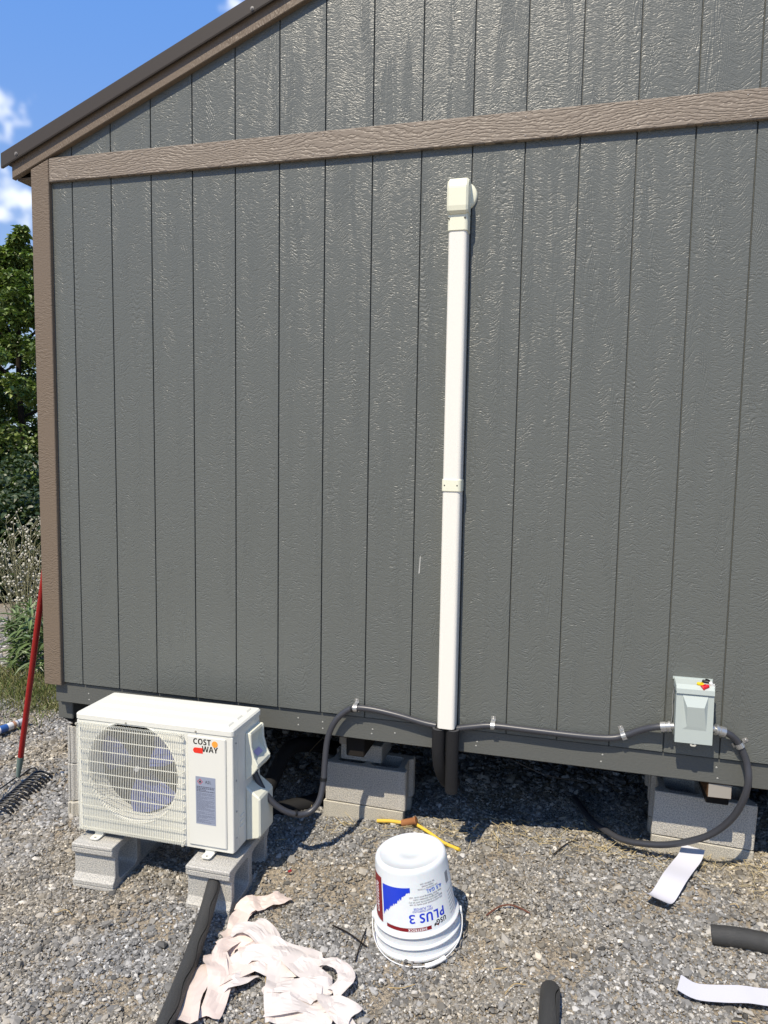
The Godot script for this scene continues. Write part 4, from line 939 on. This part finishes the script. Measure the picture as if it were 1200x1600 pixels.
# ---------------------------------------------------------------- things lying about
func on(x: float, z: float, h := 0.0) -> Vector3: return Vector3(x, ground_h(x, z) + h, z)
func build_litter() -> void:
	# foam sleeve split along its length, in front of the outdoor unit
	var foam := mat(Color(0.23, 0.23, 0.225), 0.48, 0.5); foam.normal_enabled = true; foam.normal_texture = noise_tex(0.14, 98, 3, [], 256, 6.0); foam.uv1_triplanar = true; foam.uv1_scale = Vector3(9, 9, 9)
	var rim := mat(Color(0.21, 0.21, 0.21), 0.9, 0.2)
	var p1 := PackedVector3Array([Vector3(0.948, -0.565, 0.47), on(0.985, 0.60, 0.07), on(1.028, 0.75, 0.055), on(1.075, 0.92, 0.045), on(1.13, 1.10, 0.036), on(1.16, 1.22, 0.034)])
	split_tube("foam_sleeve", "long black foam pipe sleeve split open, leaning from the unit's block onto gravel", p1, 0.028, foam, rim)
	split_tube("foam_sleeve", "black foam pipe sleeve lying at the right edge of the picture", PackedVector3Array([on(2.785, 0.375, 0.03), on(2.9, 0.384, 0.031), on(3.1, 0.40, 0.03), on(3.3, 0.42, 0.03)]), 0.032, foam, rim)
	split_tube("foam_sleeve", "short end of black foam sleeve at the bottom right of the bucket", PackedVector3Array([on(2.261, 0.735, 0.026), on(2.262, 0.85, 0.028), on(2.265, 1.1, 0.028)]), 0.031, foam, rim)
	# white backing strips
	var paper := mat(Color(0.80, 0.80, 0.83), 0.55, 0.4)
	strip("paper_strip", "white strip lying before the right pier, its lower end curled up", [[2.621, 0.205, 0.030], [2.65, 0.155, 0.006], [2.70, 0.06, 0.012], [2.74, -0.03, 0.014], [2.775, -0.09, 0.02], [2.795, -0.143, 0.045]], 0.044, paper)
	strip("paper_strip", "long white strip curving off the lower right corner", [[2.652, 0.628, 0.006], [2.70, 0.640, 0.003], [2.77, 0.642, 0.006], [2.84, 0.634, 0.008], [2.92, 0.628, 0.008], [3.10, 0.63, 0.01]], 0.037, paper)
	# pinkish vinyl tape, a crumpled heap
	var heap := thing("tape_heap", "crumpled heap of pinkish white vinyl tape beside the foam sleeve", "tape")
	var tape := mat(Color(0.86, 0.795, 0.755), 0.5, 0.4); tape.backlight_enabled = true; tape.backlight = Color(0.35, 0.3, 0.27)
	var tape2 := mat(Color(0.845, 0.81, 0.785), 0.45, 0.4); tape2.backlight_enabled = true; tape2.backlight = Color(0.35, 0.32, 0.3)
	var runs := [
		[[1.22, 0.37, 0.015], [1.185, 0.405, 0.04], [1.135, 0.43, 0.015], [1.10, 0.46, 0.05], [1.07, 0.50, 0.02]],
		[[1.10, 0.45, 0.02], [1.085, 0.52, 0.03], [1.10, 0.60, 0.015], [1.09, 0.66, 0.03]],
		[[1.09, 0.66, 0.02], [1.12, 0.70, 0.06], [1.19, 0.73, 0.03], [1.24, 0.77, 0.07], [1.28, 0.82, 0.02]],
		[[1.15, 0.60, 0.05], [1.21, 0.62, 0.07], [1.28, 0.66, 0.03], [1.33, 0.72, 0.02]],
		[[1.12, 0.66, 0.06], [1.20, 0.67, 0.09], [1.30, 0.72, 0.05], [1.38, 0.73, 0.03], [1.46, 0.74, 0.035], [1.47, 0.79, 0.015]],
		[[1.10, 0.76, 0.03], [1.14, 0.82, 0.07], [1.19, 0.88, 0.05], [1.22, 0.95, 0.02], [1.24, 1.05, 0.02]],
		[[1.08, 0.83, 0.02], [1.13, 0.92, 0.04], [1.15, 1.0, 0.03], [1.19, 1.10, 0.015]],
		[[1.22, 0.80, 0.03], [1.30, 0.83, 0.05], [1.38, 0.83, 0.015], [1.45, 0.80, 0.05], [1.52, 0.78, 0.03]],
		[[1.30, 0.85, 0.015], [1.26, 0.90, 0.05], [1.22, 0.93, 0.03]],
		[[1.37, 0.79, 0.05], [1.40, 0.87, 0.03], [1.42, 0.95, 0.05], [1.46, 1.03, 0.015]],
		[[1.50, 0.765, 0.03], [1.555, 0.765, 0.055], [1.60, 0.79, 0.03], [1.615, 0.84, 0.04], [1.59, 0.89, 0.015]],
		[[1.45, 0.90, 0.03], [1.52, 0.88, 0.05], [1.58, 0.87, 0.02]],
		[[1.40, 0.99, 0.03], [1.48, 0.97, 0.05], [1.55, 0.945, 0.02], [1.62, 0.95, 0.05], [1.69, 0.97, 0.015]],
		[[1.57, 0.89, 0.02], [1.60, 0.94, 0.05], [1.66, 0.99, 0.02], [1.72, 1.05, 0.02]],
		[[1.16, 0.70, 0.05], [1.14, 0.78, 0.08], [1.17, 0.85, 0.06], [1.20, 0.90, 0.04]],
		[[1.14, 0.74, 0.03], [1.22, 0.70, 0.05], [1.30, 0.67, 0.03]], [[1.20, 0.84, 0.03], [1.27, 0.79, 0.06], [1.36, 0.78, 0.05], [1.43, 0.75, 0.03]], [[1.16, 0.92, 0.03], [1.22, 0.88, 0.05], [1.30, 0.80, 0.04], [1.34, 0.72, 0.03]], [[1.36, 0.92, 0.03], [1.45, 0.90, 0.05], [1.55, 0.91, 0.04]], [[1.45, 1.02, 0.03], [1.54, 1.0, 0.04], [1.62, 1.02, 0.03]],
		[[1.34, 0.71, 0.05], [1.42, 0.78, 0.06], [1.50, 0.83, 0.03], [1.56, 0.84, 0.02]]]
	var r := RandomNumberGenerator.new(); r.seed = 21
	for k in runs.size():
		part("tape_run", ribbon(runs[k], r.randf_range(0.026, 0.041), r), tape if k in [0, 1, 2, 5, 6, 14, 15, 17] else tape2, heap)
	# sticks and bits
	var twig := func(called: String, label: String, cat: String, pts: Array, rad: float, c: Color) -> void:
		var p := PackedVector3Array()
		for q in pts: p.append(on(q[0], q[1], q[2]))
		var m := MB.new(); m.tube(curve(p), rad, 7); tag(part(called, m, mat(c, 0.75, 0.3)), label, cat)
	twig.call("twig", "thin dark twig left of the bucket, the longer of two crossing", "twig", [[1.465, 0.527, 0.008], [1.54, 0.565, 0.016], [1.618, 0.601, 0.01]], 0.0028, Color(0.13, 0.11, 0.10))
	twig.call("twig", "short dark twig left of the bucket crossing the longer one", "twig", [[1.594, 0.518, 0.01], [1.596, 0.6, 0.018], [1.600, 0.676, 0.008]], 0.0024, Color(0.14, 0.12, 0.11))
	twig.call("twig", "reddish brown curved twig right of the bucket", "twig", [[2.014, 0.370, 0.008], [2.06, 0.333, 0.018], [2.11, 0.322, 0.018], [2.170, 0.333, 0.008]], 0.0032, Color(0.40, 0.26, 0.21))
	twig.call("twig", "thin dark stem on the gravel near the loop of conduit", "twig", [[2.34, -0.22, 0.01], [2.29, -0.17, 0.014], [2.24, -0.10, 0.008]], 0.0026, Color(0.20, 0.17, 0.13))
	for k in 14:
		var x := rng.randf_range(0.2, 3.1); var z := rng.randf_range(-0.1, 0.95); var a := rng.randf() * TAU; var l := rng.randf_range(0.03, 0.09)
		if Vector2(x - 0.65, z - 0.3).length() < 0.45 or Vector2(x - 1.785, z - 0.5).length() < 0.18: continue
		var straw := MB.new(); straw.tube(curve(PackedVector3Array([on(x, z, 0.012), on(x + cos(a) * l * 0.6, z + sin(a) * l * 0.6, 0.018), on(x + cos(a + 0.3) * l, z + sin(a + 0.3) * l, 0.01)])), 0.0014, 5)
		tag(part("straw", straw, mat(Color(0.72, 0.62, 0.42), 0.8)), "loose dry stalk of straw lying on the open gravel", "straw", "loose straws on the gravel")
	# yellow strips and the brown plug behind the bucket
	var yel := mat(Color(0.86, 0.72, 0.27), 0.55, 0.4)
	twig.call("yellow_tube", "short straight yellow tube left of the brown plug behind the bucket", "tube", [[1.43, -0.208, 0.014], [1.50, -0.213, 0.018], [1.565, -0.222, 0.02]], 0.0085, Color(0.86, 0.72, 0.30))
	twig.call("yellow_tube", "longer bent yellow tube right of the brown plug behind the bucket", "tube", [[1.62, -0.215, 0.022], [1.69, -0.175, 0.018], [1.76, -0.128, 0.014], [1.842, -0.07, 0.012]], 0.008, Color(0.88, 0.74, 0.28))
	var plug := MB.new(); plug.lathe(PackedVector2Array([Vector2(0, -0.036), Vector2(0.015, -0.036), Vector2(0.0165, -0.033), Vector2(0.0165, 0.026), Vector2(0.019, 0.028), Vector2(0.019, 0.036), Vector2(0.012, 0.037), Vector2(0.0, 0.037)]), 16)
	var pg := part("wooden_plug", plug, mat(Color(0.60, 0.40, 0.25), 0.7)); pg.position = on(1.583, -0.215, 0.03); pg.basis = Basis(Vector3(0, 0, 1), Vector3(0.78, 0.28, -0.56).normalized(), Vector3(1, 0, 0)).orthonormalized(); tag(pg, "brown wooden plug between the yellow tubes behind the bucket", "plug")
	# red bit of plastic in the unit's shadow
	var rb := MB.new(); rb.box(Vector3.ZERO, Vector3(0.016, 0.008, 0.010), 0.002); var rr := part("plastic_bit", rb, mat(Color(0.55, 0.06, 0.08), 0.5)); rr.position = on(1.16, 0.20, 0.02); rr.rotation = Vector3(0.2, 0.6, 0.3); tag(rr, "tiny red plastic bit on gravel right of the outdoor unit", "plastic bit")
	# sealant tube at the left edge
	var a := on(-1.415, -0.93, 0.034); var b := on(-1.36, -1.17, 0.034)
	var d := (b - a).normalized(); var x := d.cross(Vector3.UP).normalized(); var xf := Transform3D(Basis(x, d, x.cross(d)), a)
	var ct := thing("sealant_tube", "white sealant tube with blue band lying on gravel by the rake", "sealant tube")
	var m := MB.new(); m.lathe(PackedVector2Array([Vector2(0, -0.03), Vector2(0.023, -0.03), Vector2(0.025, -0.028), Vector2(0.025, 0.235), Vector2(0.023, 0.237), Vector2(0.012, 0.24), Vector2(0.011, 0.244), Vector2(0, 0.244)]), 24, xf); part("cartridge", m, mat(Color(0.88, 0.88, 0.88), 0.4), ct)
	for q in [[0.035, 0.09, Color(0.20, 0.36, 0.62)], [0.13, 0.152, Color(0.66, 0.50, 0.40)], [0.165, 0.172, Color(0.3, 0.35, 0.5)]]:
		var s := MB.new(); s.lathe(PackedVector2Array([Vector2(0.0252, q[0]), Vector2(0.0254, q[0] + 0.001), Vector2(0.0254, q[1])]), 24, xf); part("label_band", s, mat(q[2], 0.4), ct)
	# dry straw along the foot of the piers
	var blades := []; var cols := []
	for k in 480:
		var c: Array = [[2.85, -0.17, 0.28, 0.05], [2.35, -0.24, 0.4, 0.07], [3.0, 0.0, 0.2, 0.08], [1.45, -0.2, 0.25, 0.05], [1.9, -0.22, 0.25, 0.06]][[0, 0, 0, 1, 1, 2, 3, 4][rng.randi() % 8]]
		var px: float = c[0] + rng.randfn() * c[2]; var pz: float = c[1] + rng.randfn() * c[3]
		if (pz < -0.19 and absf(px - 2.838) < 0.21) or (pz < -0.24 and absf(px - 1.357) < 0.21): continue
		var bs := Basis.from_euler(Vector3(rng.randf_range(-0.25, 0.35), rng.randf() * TAU, 0)).scaled_local(Vector3(1, 1, rng.randf_range(0.5, 1.4)))
		blades.append(Transform3D(bs, on(px, pz, rng.randf_range(0.006, 0.02))))
		var l := rng.randf_range(0.75, 1.15); cols.append(Color(0.56 * l, 0.46 * l, 0.26 * l))
	var sb := MB.new(); sb.box(Vector3.ZERO, Vector3(0.0016, 0.0010, 0.06))
	var smt := mat(Color(1, 1, 1), 0.8, 0.3); smt.vertex_color_use_as_albedo = true
	var st := scatter("dry_straw", sb.done(), smt, blades, cols, self); st.set_meta("label", "dry yellow straw along the foot of the piers"); st.set_meta("category", "straw")
func split_tube(called: String, label: String, p: PackedVector3Array, r: float, m: Material, rim: Material) -> void:
	var t := thing(called, label, "foam sleeve")
	var c := curve(p, 6)
	var b := MB.new()
	var up := Vector3.UP; var rings := []
	var open := 0.055
	for k in c.size():
		var d: Vector3 = (c[mini(k + 1, c.size() - 1)] - c[maxi(k - 1, 0)]).normalized()
		var x := d.cross(up).normalized(); var y := x.cross(d)
		var ring := []
		for s in 21:
			var a := 2.35 + 0.22 * sin(k * 0.9 + c.size()) + open + (TAU - 2 * open) * s / 20.0
			ring.append(x * cos(a) + y * sin(a))
		rings.append(ring)
	for k in c.size() - 1:
		for s in 20:
			for w in [[r, 1.0], [r * 0.58, -1.0]]:
				var n0: Vector3 = rings[k][s]; var n1: Vector3 = rings[k][s + 1]; var n2: Vector3 = rings[k + 1][s + 1]; var n3: Vector3 = rings[k + 1][s]
				b.tri(c[k] + n0 * w[0], c[k] + n1 * w[0], c[k + 1] + n2 * w[0], n0 * w[1], n1 * w[1], n2 * w[1]); b.tri(c[k] + n0 * w[0], c[k + 1] + n2 * w[0], c[k + 1] + n3 * w[0], n0 * w[1], n2 * w[1], n3 * w[1])
		for s in [0, 20]:
			b.quad(c[k] + rings[k][s] * r, c[k + 1] + rings[k + 1][s] * r, c[k + 1] + rings[k + 1][s] * r * 0.58, c[k] + rings[k][s] * r * 0.58, rings[k][10].cross(c[k + 1] - c[k]) * (1 if s == 0 else -1))
	part("tube_wall", b, m, t)
	for e in [0, c.size() - 1]:
		var q := MB.new(); var d: Vector3 = (c[0] - c[1]) if e == 0 else (c[-1] - c[-2])
		for s in 20: q.quad(c[e] + rings[e][s] * r, c[e] + rings[e][s + 1] * r, c[e] + rings[e][s + 1] * r * 0.58, c[e] + rings[e][s] * r * 0.58, d)
		part("cut_end", q, rim, t)
func strip(called: String, label: String, pts: Array, hw: float, m: Material) -> void:
	var p := PackedVector3Array()
	for q in pts: p.append(on(q[0], q[1], q[2] + 0.02))
	var c := curve(p, 5); var b := MB.new(); var rows := []
	for k in c.size():
		var d: Vector3 = (c[mini(k + 1, c.size() - 1)] - c[maxi(k - 1, 0)]).normalized()
		var x := d.cross(Vector3.UP).normalized(); var n := x.cross(d)
		rows.append([c[k] - x * hw, c[k] - n * 0.0015, c[k] + x * hw, n])
	for k in c.size() - 1:
		for s in 2:
			var n0: Vector3 = rows[k][3]; var n1: Vector3 = rows[k + 1][3]
			for off in [0.0, -0.0012]:
				var g := -1.0 if off < 0 else 1.0
				b.tri(rows[k][s] + n0 * off, rows[k][s + 1] + n0 * off, rows[k + 1][s + 1] + n1 * off, n0 * g, n0 * g, n1 * g); b.tri(rows[k][s] + n0 * off, rows[k + 1][s + 1] + n1 * off, rows[k + 1][s] + n1 * off, n0 * g, n1 * g, n1 * g)
		for s in [0, 2]: b.quad(rows[k][s], rows[k + 1][s], rows[k + 1][s] - rows[k + 1][3] * 0.0012, rows[k][s] - rows[k][3] * 0.0012, rows[k][s] - rows[k][1])
	tag(part(called, b, m), label, "strip")
func ribbon(pts: Array, hw: float, r: RandomNumberGenerator) -> ArrayMesh:     # a wide limp tape with soft waves and a few creases
	var p := PackedVector3Array()
	for q in pts: p.append(on(q[0], q[1], q[2] * 0.55 + 0.013))
	var c := curve(p, 3); var rows := []
	var tw := r.randf_range(-0.3, 0.3); var want := tw; var ph := r.randf() * 6.0
	for k in c.size():
		var d: Vector3 = (c[mini(k + 1, c.size() - 1)] - c[maxi(k - 1, 0)]).normalized()
		var x := d.cross(Vector3.UP).normalized()
		if k % 2 == 0: want = r.randf_range(-0.3, 0.3)
		tw = lerpf(tw, want, 0.7)
		x = x.rotated(d, tw)
		var w := hw * (1.0 + 0.12 * sin(k * 0.5 + ph)); var row := []
		for s in 7:
			var t := s / 6.0 * 2.0 - 1.0
			var q := c[k] + x * w * t + Vector3(0, 0.003 * sin(t * 2.0 + k * 1.3 + ph) + r.randf_range(-0.002, 0.002), 0)
			q += d * 0.006 * sin(t * 3.0 + k * 0.3)
			q.y = maxf(q.y, ground_h(q.x, q.z) + 0.009)
			row.append(q)
		rows.append(row)
	var b := MB.new(); var nn := []
	for k in rows.size():
		var row := []
		for s in 7:
			var n: Vector3 = (rows[mini(k + 1, rows.size() - 1)][s] - rows[maxi(k - 1, 0)][s]).cross(rows[k][mini(s + 1, 6)] - rows[k][maxi(s - 1, 0)]).normalized()
			row.append(n if n.y > 0.0 else -n)
		nn.append(row)
	for k in rows.size() - 1:
		for s in 6:
			if (k + int(ph)) % 3 != 1:        # creases stay sharp
				b.face(rows[k][s], rows[k][s + 1], rows[k + 1][s + 1], Vector3.UP); b.face(rows[k][s], rows[k + 1][s + 1], rows[k + 1][s], Vector3.UP)
			else:
				b.tri(rows[k][s], rows[k][s + 1], rows[k + 1][s + 1], nn[k][s], nn[k][s + 1], nn[k + 1][s + 1]); b.tri(rows[k][s], rows[k + 1][s + 1], rows[k + 1][s], nn[k][s], nn[k + 1][s + 1], nn[k + 1][s])
	return b.done()

# ---------------------------------------------------------------- garden rake
func build_garden_rake() -> void:
	var t := thing("garden_rake", "red handled garden rake leaning on the shed's left corner", "rake")
	var bot := Vector3(-0.705, -0.715, -0.345); var top := Vector3(-0.245, 0.82, -0.115)
	var d := (top - bot).normalized()
	var h := MB.new(); h.tube(PackedVector3Array([bot + d * 0.12, bot + d * 0.5, top]), 0.0155, 14); part("handle", h, mat(Color(0.60, 0.10, 0.09), 0.38, 0.5), t)
	var f := MB.new(); f.tube(PackedVector3Array([bot, bot + d * 0.03, bot + d * 0.13, bot + d * 0.135]), 0.0, 14, true, PackedFloat32Array([0.010, 0.013, 0.0185, 0.017])); part("ferrule", f, mat(Color(0.42, 0.49, 0.46), 0.45), t)
	var steel := mat(Color(0.075, 0.073, 0.07), 0.38, 0.5)
	var a := on(-0.655, -0.42, 0.05); var b := on(-0.535, 0.03, 0.05)
	var bar := MB.new(); bar.tube(PackedVector3Array([a, b]), 0.008, 8); part("bar", bar, steel, t)
	var ax := (b - a).normalized()
	var out := ax.cross(Vector3.UP).normalized()
	if out.x < 0: out = -out
	var bow := MB.new()
	bow.tube(curve(PackedVector3Array([bot, bot + Vector3(-0.005, -0.012, -0.02), bot + Vector3(0.005, 0.005, -0.085), a - out * 0.02 + Vector3(0, 0.01, -0.03), a + out * 0.01, a])), 0.0045, 8)
	bow.tube(curve(PackedVector3Array([bot, bot + Vector3(-0.015, -0.012, 0.03), bot + Vector3(0.02, 0.0, 0.16), b - out * 0.09 + Vector3(0, 0.012, -0.08), b - out * 0.02 + Vector3(0, 0.006, 0.02), b])), 0.0045, 8); part("bow", bow, steel, t)
	for k in 15:
		var p := a.lerp(b, k / 14.0)
		var q := MB.new(); q.tube(curve(PackedVector3Array([p, p + out * 0.035 + Vector3(0, 0.006, 0), p + out * 0.075 + Vector3(0, -0.008, 0), p + out * 0.098 + Vector3(0, -0.03, 0)]), 4), 0.0058, 7, true); part("tine", q, steel, t)

# ---------------------------------------------------------------- plants
func leaf_mesh(l: float, w: float, fold: float) -> ArrayMesh:
	var b := MB.new()
	var m := [Vector3(0, 0, 0), Vector3(0, 0.0, l * 0.5), Vector3(0, -l * 0.12, l)]
	for s in [-1.0, 1.0]:
		var e1 := Vector3(s * w * 0.5, fold * w, l * 0.32); var e2 := Vector3(s * w * 0.42, fold * w * 0.8, l * 0.62)
		b.face(m[0], m[1], e1, Vector3.UP); b.face(m[1], e2, e1, Vector3.UP); b.face(m[1], m[2], e2, Vector3.UP)
	return b.done()
func build_plants() -> void:
	var leaf := mat(Color(1, 1, 1), 0.42, 0.5); leaf.vertex_color_use_as_albedo = true; leaf.backlight_enabled = true; leaf.backlight = Color(0.5, 0.6, 0.3)
	var bark := mat(Color(0.19, 0.165, 0.14), 0.9, 0.2)
	var lm := leaf_mesh(0.115, 0.075, 0.25)
	var trees := [[Vector3(-8.7, 0, -9.6), 2.1, 6.3, "broadleaf tree behind the shed's left corner, its tip against the sky", 60000], [Vector3(-11.4, 0, -12.0), 2.6, 6.6, "taller broadleaf tree behind the first, seen through its gaps", 22000], [Vector3(-7.0, 0, -12.6), 2.3, 5.6, "broadleaf tree farther back, mostly hidden by the shed", 14000]]
	for q in trees:
		var base: Vector3 = q[0]; base.y = ground_h(base.x, base.z)
		var t := thing("tree", q[3], "tree", base, "")
		var H: float = q[2]; var R: float = q[1]
		var tr := MB.new()
		tr.tube(curve(PackedVector3Array([Vector3(0, -0.1, 0), Vector3(0.05, H * 0.3, 0.04), Vector3(-0.05, H * 0.6, 0), Vector3(0.02, H * 0.93, 0.02)]), 4), 0.1, 9, true, PackedFloat32Array([0.11, 0.105, 0.10, 0.09, 0.08, 0.07, 0.06, 0.055, 0.05, 0.04, 0.03, 0.02, 0.01]))
		part("trunk", tr, bark, t)
		var clumps := []
		for k in 330:
			var s := rng.randf()
			var hh := H * lerpf(0.02, 0.985, s)
			var rad := R * pow(sin(PI * clampf(0.10 + 0.9 * (1.0 - s * 0.97), 0.0, 0.62)), 0.8) * (1.0 if s < 0.6 else lerpf(1.0, 0.12, (s - 0.6) / 0.4))
			var an := rng.randf() * TAU; var rr := rad * sqrt(rng.randf_range(0.2, 1.0))
			clumps.append([Vector3(cos(an) * rr, hh, sin(an) * rr), rng.randf_range(0.25, 0.55) * (1.0 - 0.5 * s), rng.randf_range(0.7, 1.3)])
			if k % 11 == 0:
				var lb := MB.new(); lb.tube(curve(PackedVector3Array([Vector3(0, hh * 0.82, 0), Vector3(cos(an) * rr * 0.5, hh * 0.9, sin(an) * rr * 0.5), clumps[-1][0]]), 3), 0.02, 6, true, PackedFloat32Array([0.035, 0.03, 0.026, 0.022, 0.018, 0.012, 0.006])); part("limb", lb, bark, t)
		for k in 6: clumps.append([Vector3(0.05 * k - 0.1, H * (0.97 + 0.012 * k), rng.randf_range(-0.1, 0.1)), 0.12, 1.1])
		var xs := []; var cs := []
		for k in q[4]:
			var c: Array = clumps[rng.randi() % clumps.size()]
			var dir := Vector3(rng.randfn(), rng.randfn(), rng.randfn()).normalized()
			var p: Vector3 = c[0] + dir * c[1] * pow(rng.randf(), 0.45) * Vector3(1, 0.75, 1)
			var b := Basis.from_euler(Vector3(rng.randf_range(-0.4, 0.9), rng.randf() * TAU, rng.randf_range(-0.5, 0.5))).scaled(Vector3.ONE * rng.randf_range(0.65, 1.25))
			xs.append(Transform3D(b, p))
			var l: float = c[2] * rng.randf_range(0.7, 1.3)
			cs.append(Color(0.13 * l, 0.185 * l, 0.045 * l) if rng.randf() < 0.7 else Color(0.24 * l, 0.29 * l, 0.08 * l))
		scatter("crown", lm, leaf, xs, cs, t)
	# low dark undergrowth at the foot of the trees
	for q in [[Vector3(-5.6, 0, -5.9), 0.9, "dark leafy bush at the foot of the trees, behind the dry weeds"], [Vector3(-6.6, 0, -7.2), 1.2, "larger shaded bush behind the dry weeds"]]:
		var base: Vector3 = q[0]; base.y = ground_h(base.x, base.z)
		var t := thing("bush", q[2], "bush", base)
		var st := MB.new(); var xs := []; var cs := []
		for k in 9:
			var a := rng.randf() * TAU; st.tube(PackedVector3Array([Vector3.ZERO, Vector3(cos(a) * 0.2, 0.5, sin(a) * 0.2), Vector3(cos(a) * q[1] * 0.7, q[1] * 1.2, sin(a) * q[1] * 0.7)]), 0.012, 5)
		part("stems", st, bark, t)
		for k in 5000:
			var d: Vector3 = Vector3(rng.randfn(), rng.randfn(), rng.randfn()).normalized() * pow(rng.randf(), 0.4) * q[1]
			xs.append(Transform3D(Basis.from_euler(Vector3(rng.randf_range(-0.4, 0.9), rng.randf() * TAU, rng.randf_range(-0.5, 0.5))), Vector3(d.x, maxf(0.02, q[1] * 0.75 + d.y), d.z)))
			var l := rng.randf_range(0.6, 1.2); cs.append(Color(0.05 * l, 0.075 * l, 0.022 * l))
		scatter("leaves", lm, leaf, xs, cs, t)
	# dry weeds with pale seed heads
	var dry := mat(Color(0.50, 0.49, 0.38), 0.85, 0.2)
	var fluff := mat(Color(1, 1, 1), 0.95, 0.1); fluff.vertex_color_use_as_albedo = true
	var head := stone(3)
	var at := 0
	for q in [[-2.75, -2.75, "tall dry weed with pale seed heads, behind the left green weed"], [-3.05, -3.05, "dry weed with pale seed heads, middle of the clump by the bush"], [-2.45, -2.60, "dry weed with pale seed heads nearest the rake handle"], [-3.45, -3.4, "dry weed with pale seed heads farther left, before the dark bush"], [-2.9, -3.5, "dry weed with pale seed heads at the back, beside the shed's corner"], [-3.7, -3.9, "dry weed farthest from the shed, close to the dark bush"]]:
		var t := thing("dry_weed", q[2], "weed", Vector3(q[0], ground_h(q[0], q[1]), q[1]), "dry weeds left of the shed")
		var st := MB.new(); var xs := []; var cs := []
		for k in 7:
			var a := rng.randf() * TAU; var H := rng.randf_range(0.75, 1.25); var lean := rng.randf_range(0.08, 0.32)
			var p := curve(PackedVector3Array([Vector3(rng.randf_range(-0.08, 0.08), 0, rng.randf_range(-0.08, 0.08)), Vector3(cos(a) * lean * 0.4, H * 0.5, sin(a) * lean * 0.4), Vector3(cos(a) * lean, H, sin(a) * lean)]), 5)
			st.tube(p, 0.0045, 5)
			for j in 9:
				var s := p[rng.randi_range(4, p.size() - 1)]; var a2 := rng.randf() * TAU; var l := rng.randf_range(0.06, 0.24)
				var e := s + Vector3(cos(a2) * l * 0.7, l * 0.8, sin(a2) * l * 0.7)
				st.tube(PackedVector3Array([s, s.lerp(e, 0.5) + Vector3(0, -0.01, 0), e]), 0.0024, 4)
				for i in 2:
					xs.append(Transform3D(Basis.from_euler(Vector3(rng.randf() * 3, rng.randf() * 3, 0)).scaled(Vector3.ONE * rng.randf_range(0.005, 0.014)), e + Vector3(rng.randfn(), rng.randfn(), rng.randfn()) * 0.018))
					var l2 := rng.randf_range(0.75, 1.1); cs.append(Color(0.56 * l2, 0.53 * l2, 0.43 * l2))
		part("stems", st, dry, t); scatter("seed_heads", head, fluff, xs, cs, t); at += 1
	# fresh leafy weeds and the tuft of grass beside the corner
	var blade_l := leaf_mesh(0.17, 0.032, 0.3)
	for q in [[-2.12, -2.2, 0.75, "green leafy weed just behind the rake handle"], [-2.5, -2.42, 0.62, "green leafy weed left of the one behind the rake handle"], [-2.05, -2.75, 0.85, "tall green weed close to the shed's corner"]]:
		var t := thing("green_weed", q[3], "weed", Vector3(q[0], ground_h(q[0], q[1]), q[1]))
		var st := MB.new(); var xs := []; var cs := []
		for k in 6:
			var a := rng.randf() * TAU; var H: float = q[2] * rng.randf_range(0.6, 1.0); var f := Vector3(rng.randf_range(-0.1, 0.1), 0, rng.randf_range(-0.1, 0.1))
			var tip := f + Vector3(cos(a) * 0.1, H, sin(a) * 0.1)
			st.tube(PackedVector3Array([f, f.lerp(tip, 0.5), tip]), 0.004, 5)
			for j in 46:
				var s := pow(rng.randf(), 0.8)
				xs.append(Transform3D(Basis.from_euler(Vector3(rng.randf_range(-0.7, 0.45), rng.randf() * TAU, 0)).scaled(Vector3.ONE * rng.randf_range(0.6, 1.1)), f.lerp(tip, s)))
				var l := rng.randf_range(0.7, 1.3); cs.append(Color(0.15 * l, 0.21 * l, 0.085 * l))
		part("stems", st, mat(Color(0.35, 0.42, 0.22), 0.8), t); scatter("leaves", blade_l, leaf, xs, cs, t)
	var gx := []; var gc := []
	for k in 9000:
		var x := rng.randf_range(-3.4, -1.25); var z := -1.78 + rng.randfn() * 0.22 + (x + 1.6) * 0.25
		gx.append(Transform3D(Basis.from_euler(Vector3(rng.randf_range(-1.5, -0.4), rng.randf() * TAU, 0)).scaled(Vector3.ONE * rng.randf_range(0.35, 1.0)), on(x, z)))
		var l := rng.randf_range(0.7, 1.3); gc.append(Color(0.20 * l, 0.19 * l, 0.075 * l) if rng.randf() < 0.6 else Color(0.13 * l, 0.17 * l, 0.05 * l))
	var gl := leaf_mesh(0.10, 0.008, 0.2)
	var gr := scatter("grass", gl, leaf, gx, gc, self); gr.set_meta("label", "yellow green grass edging the gravel beyond the shed's corner"); gr.set_meta("category", "grass")
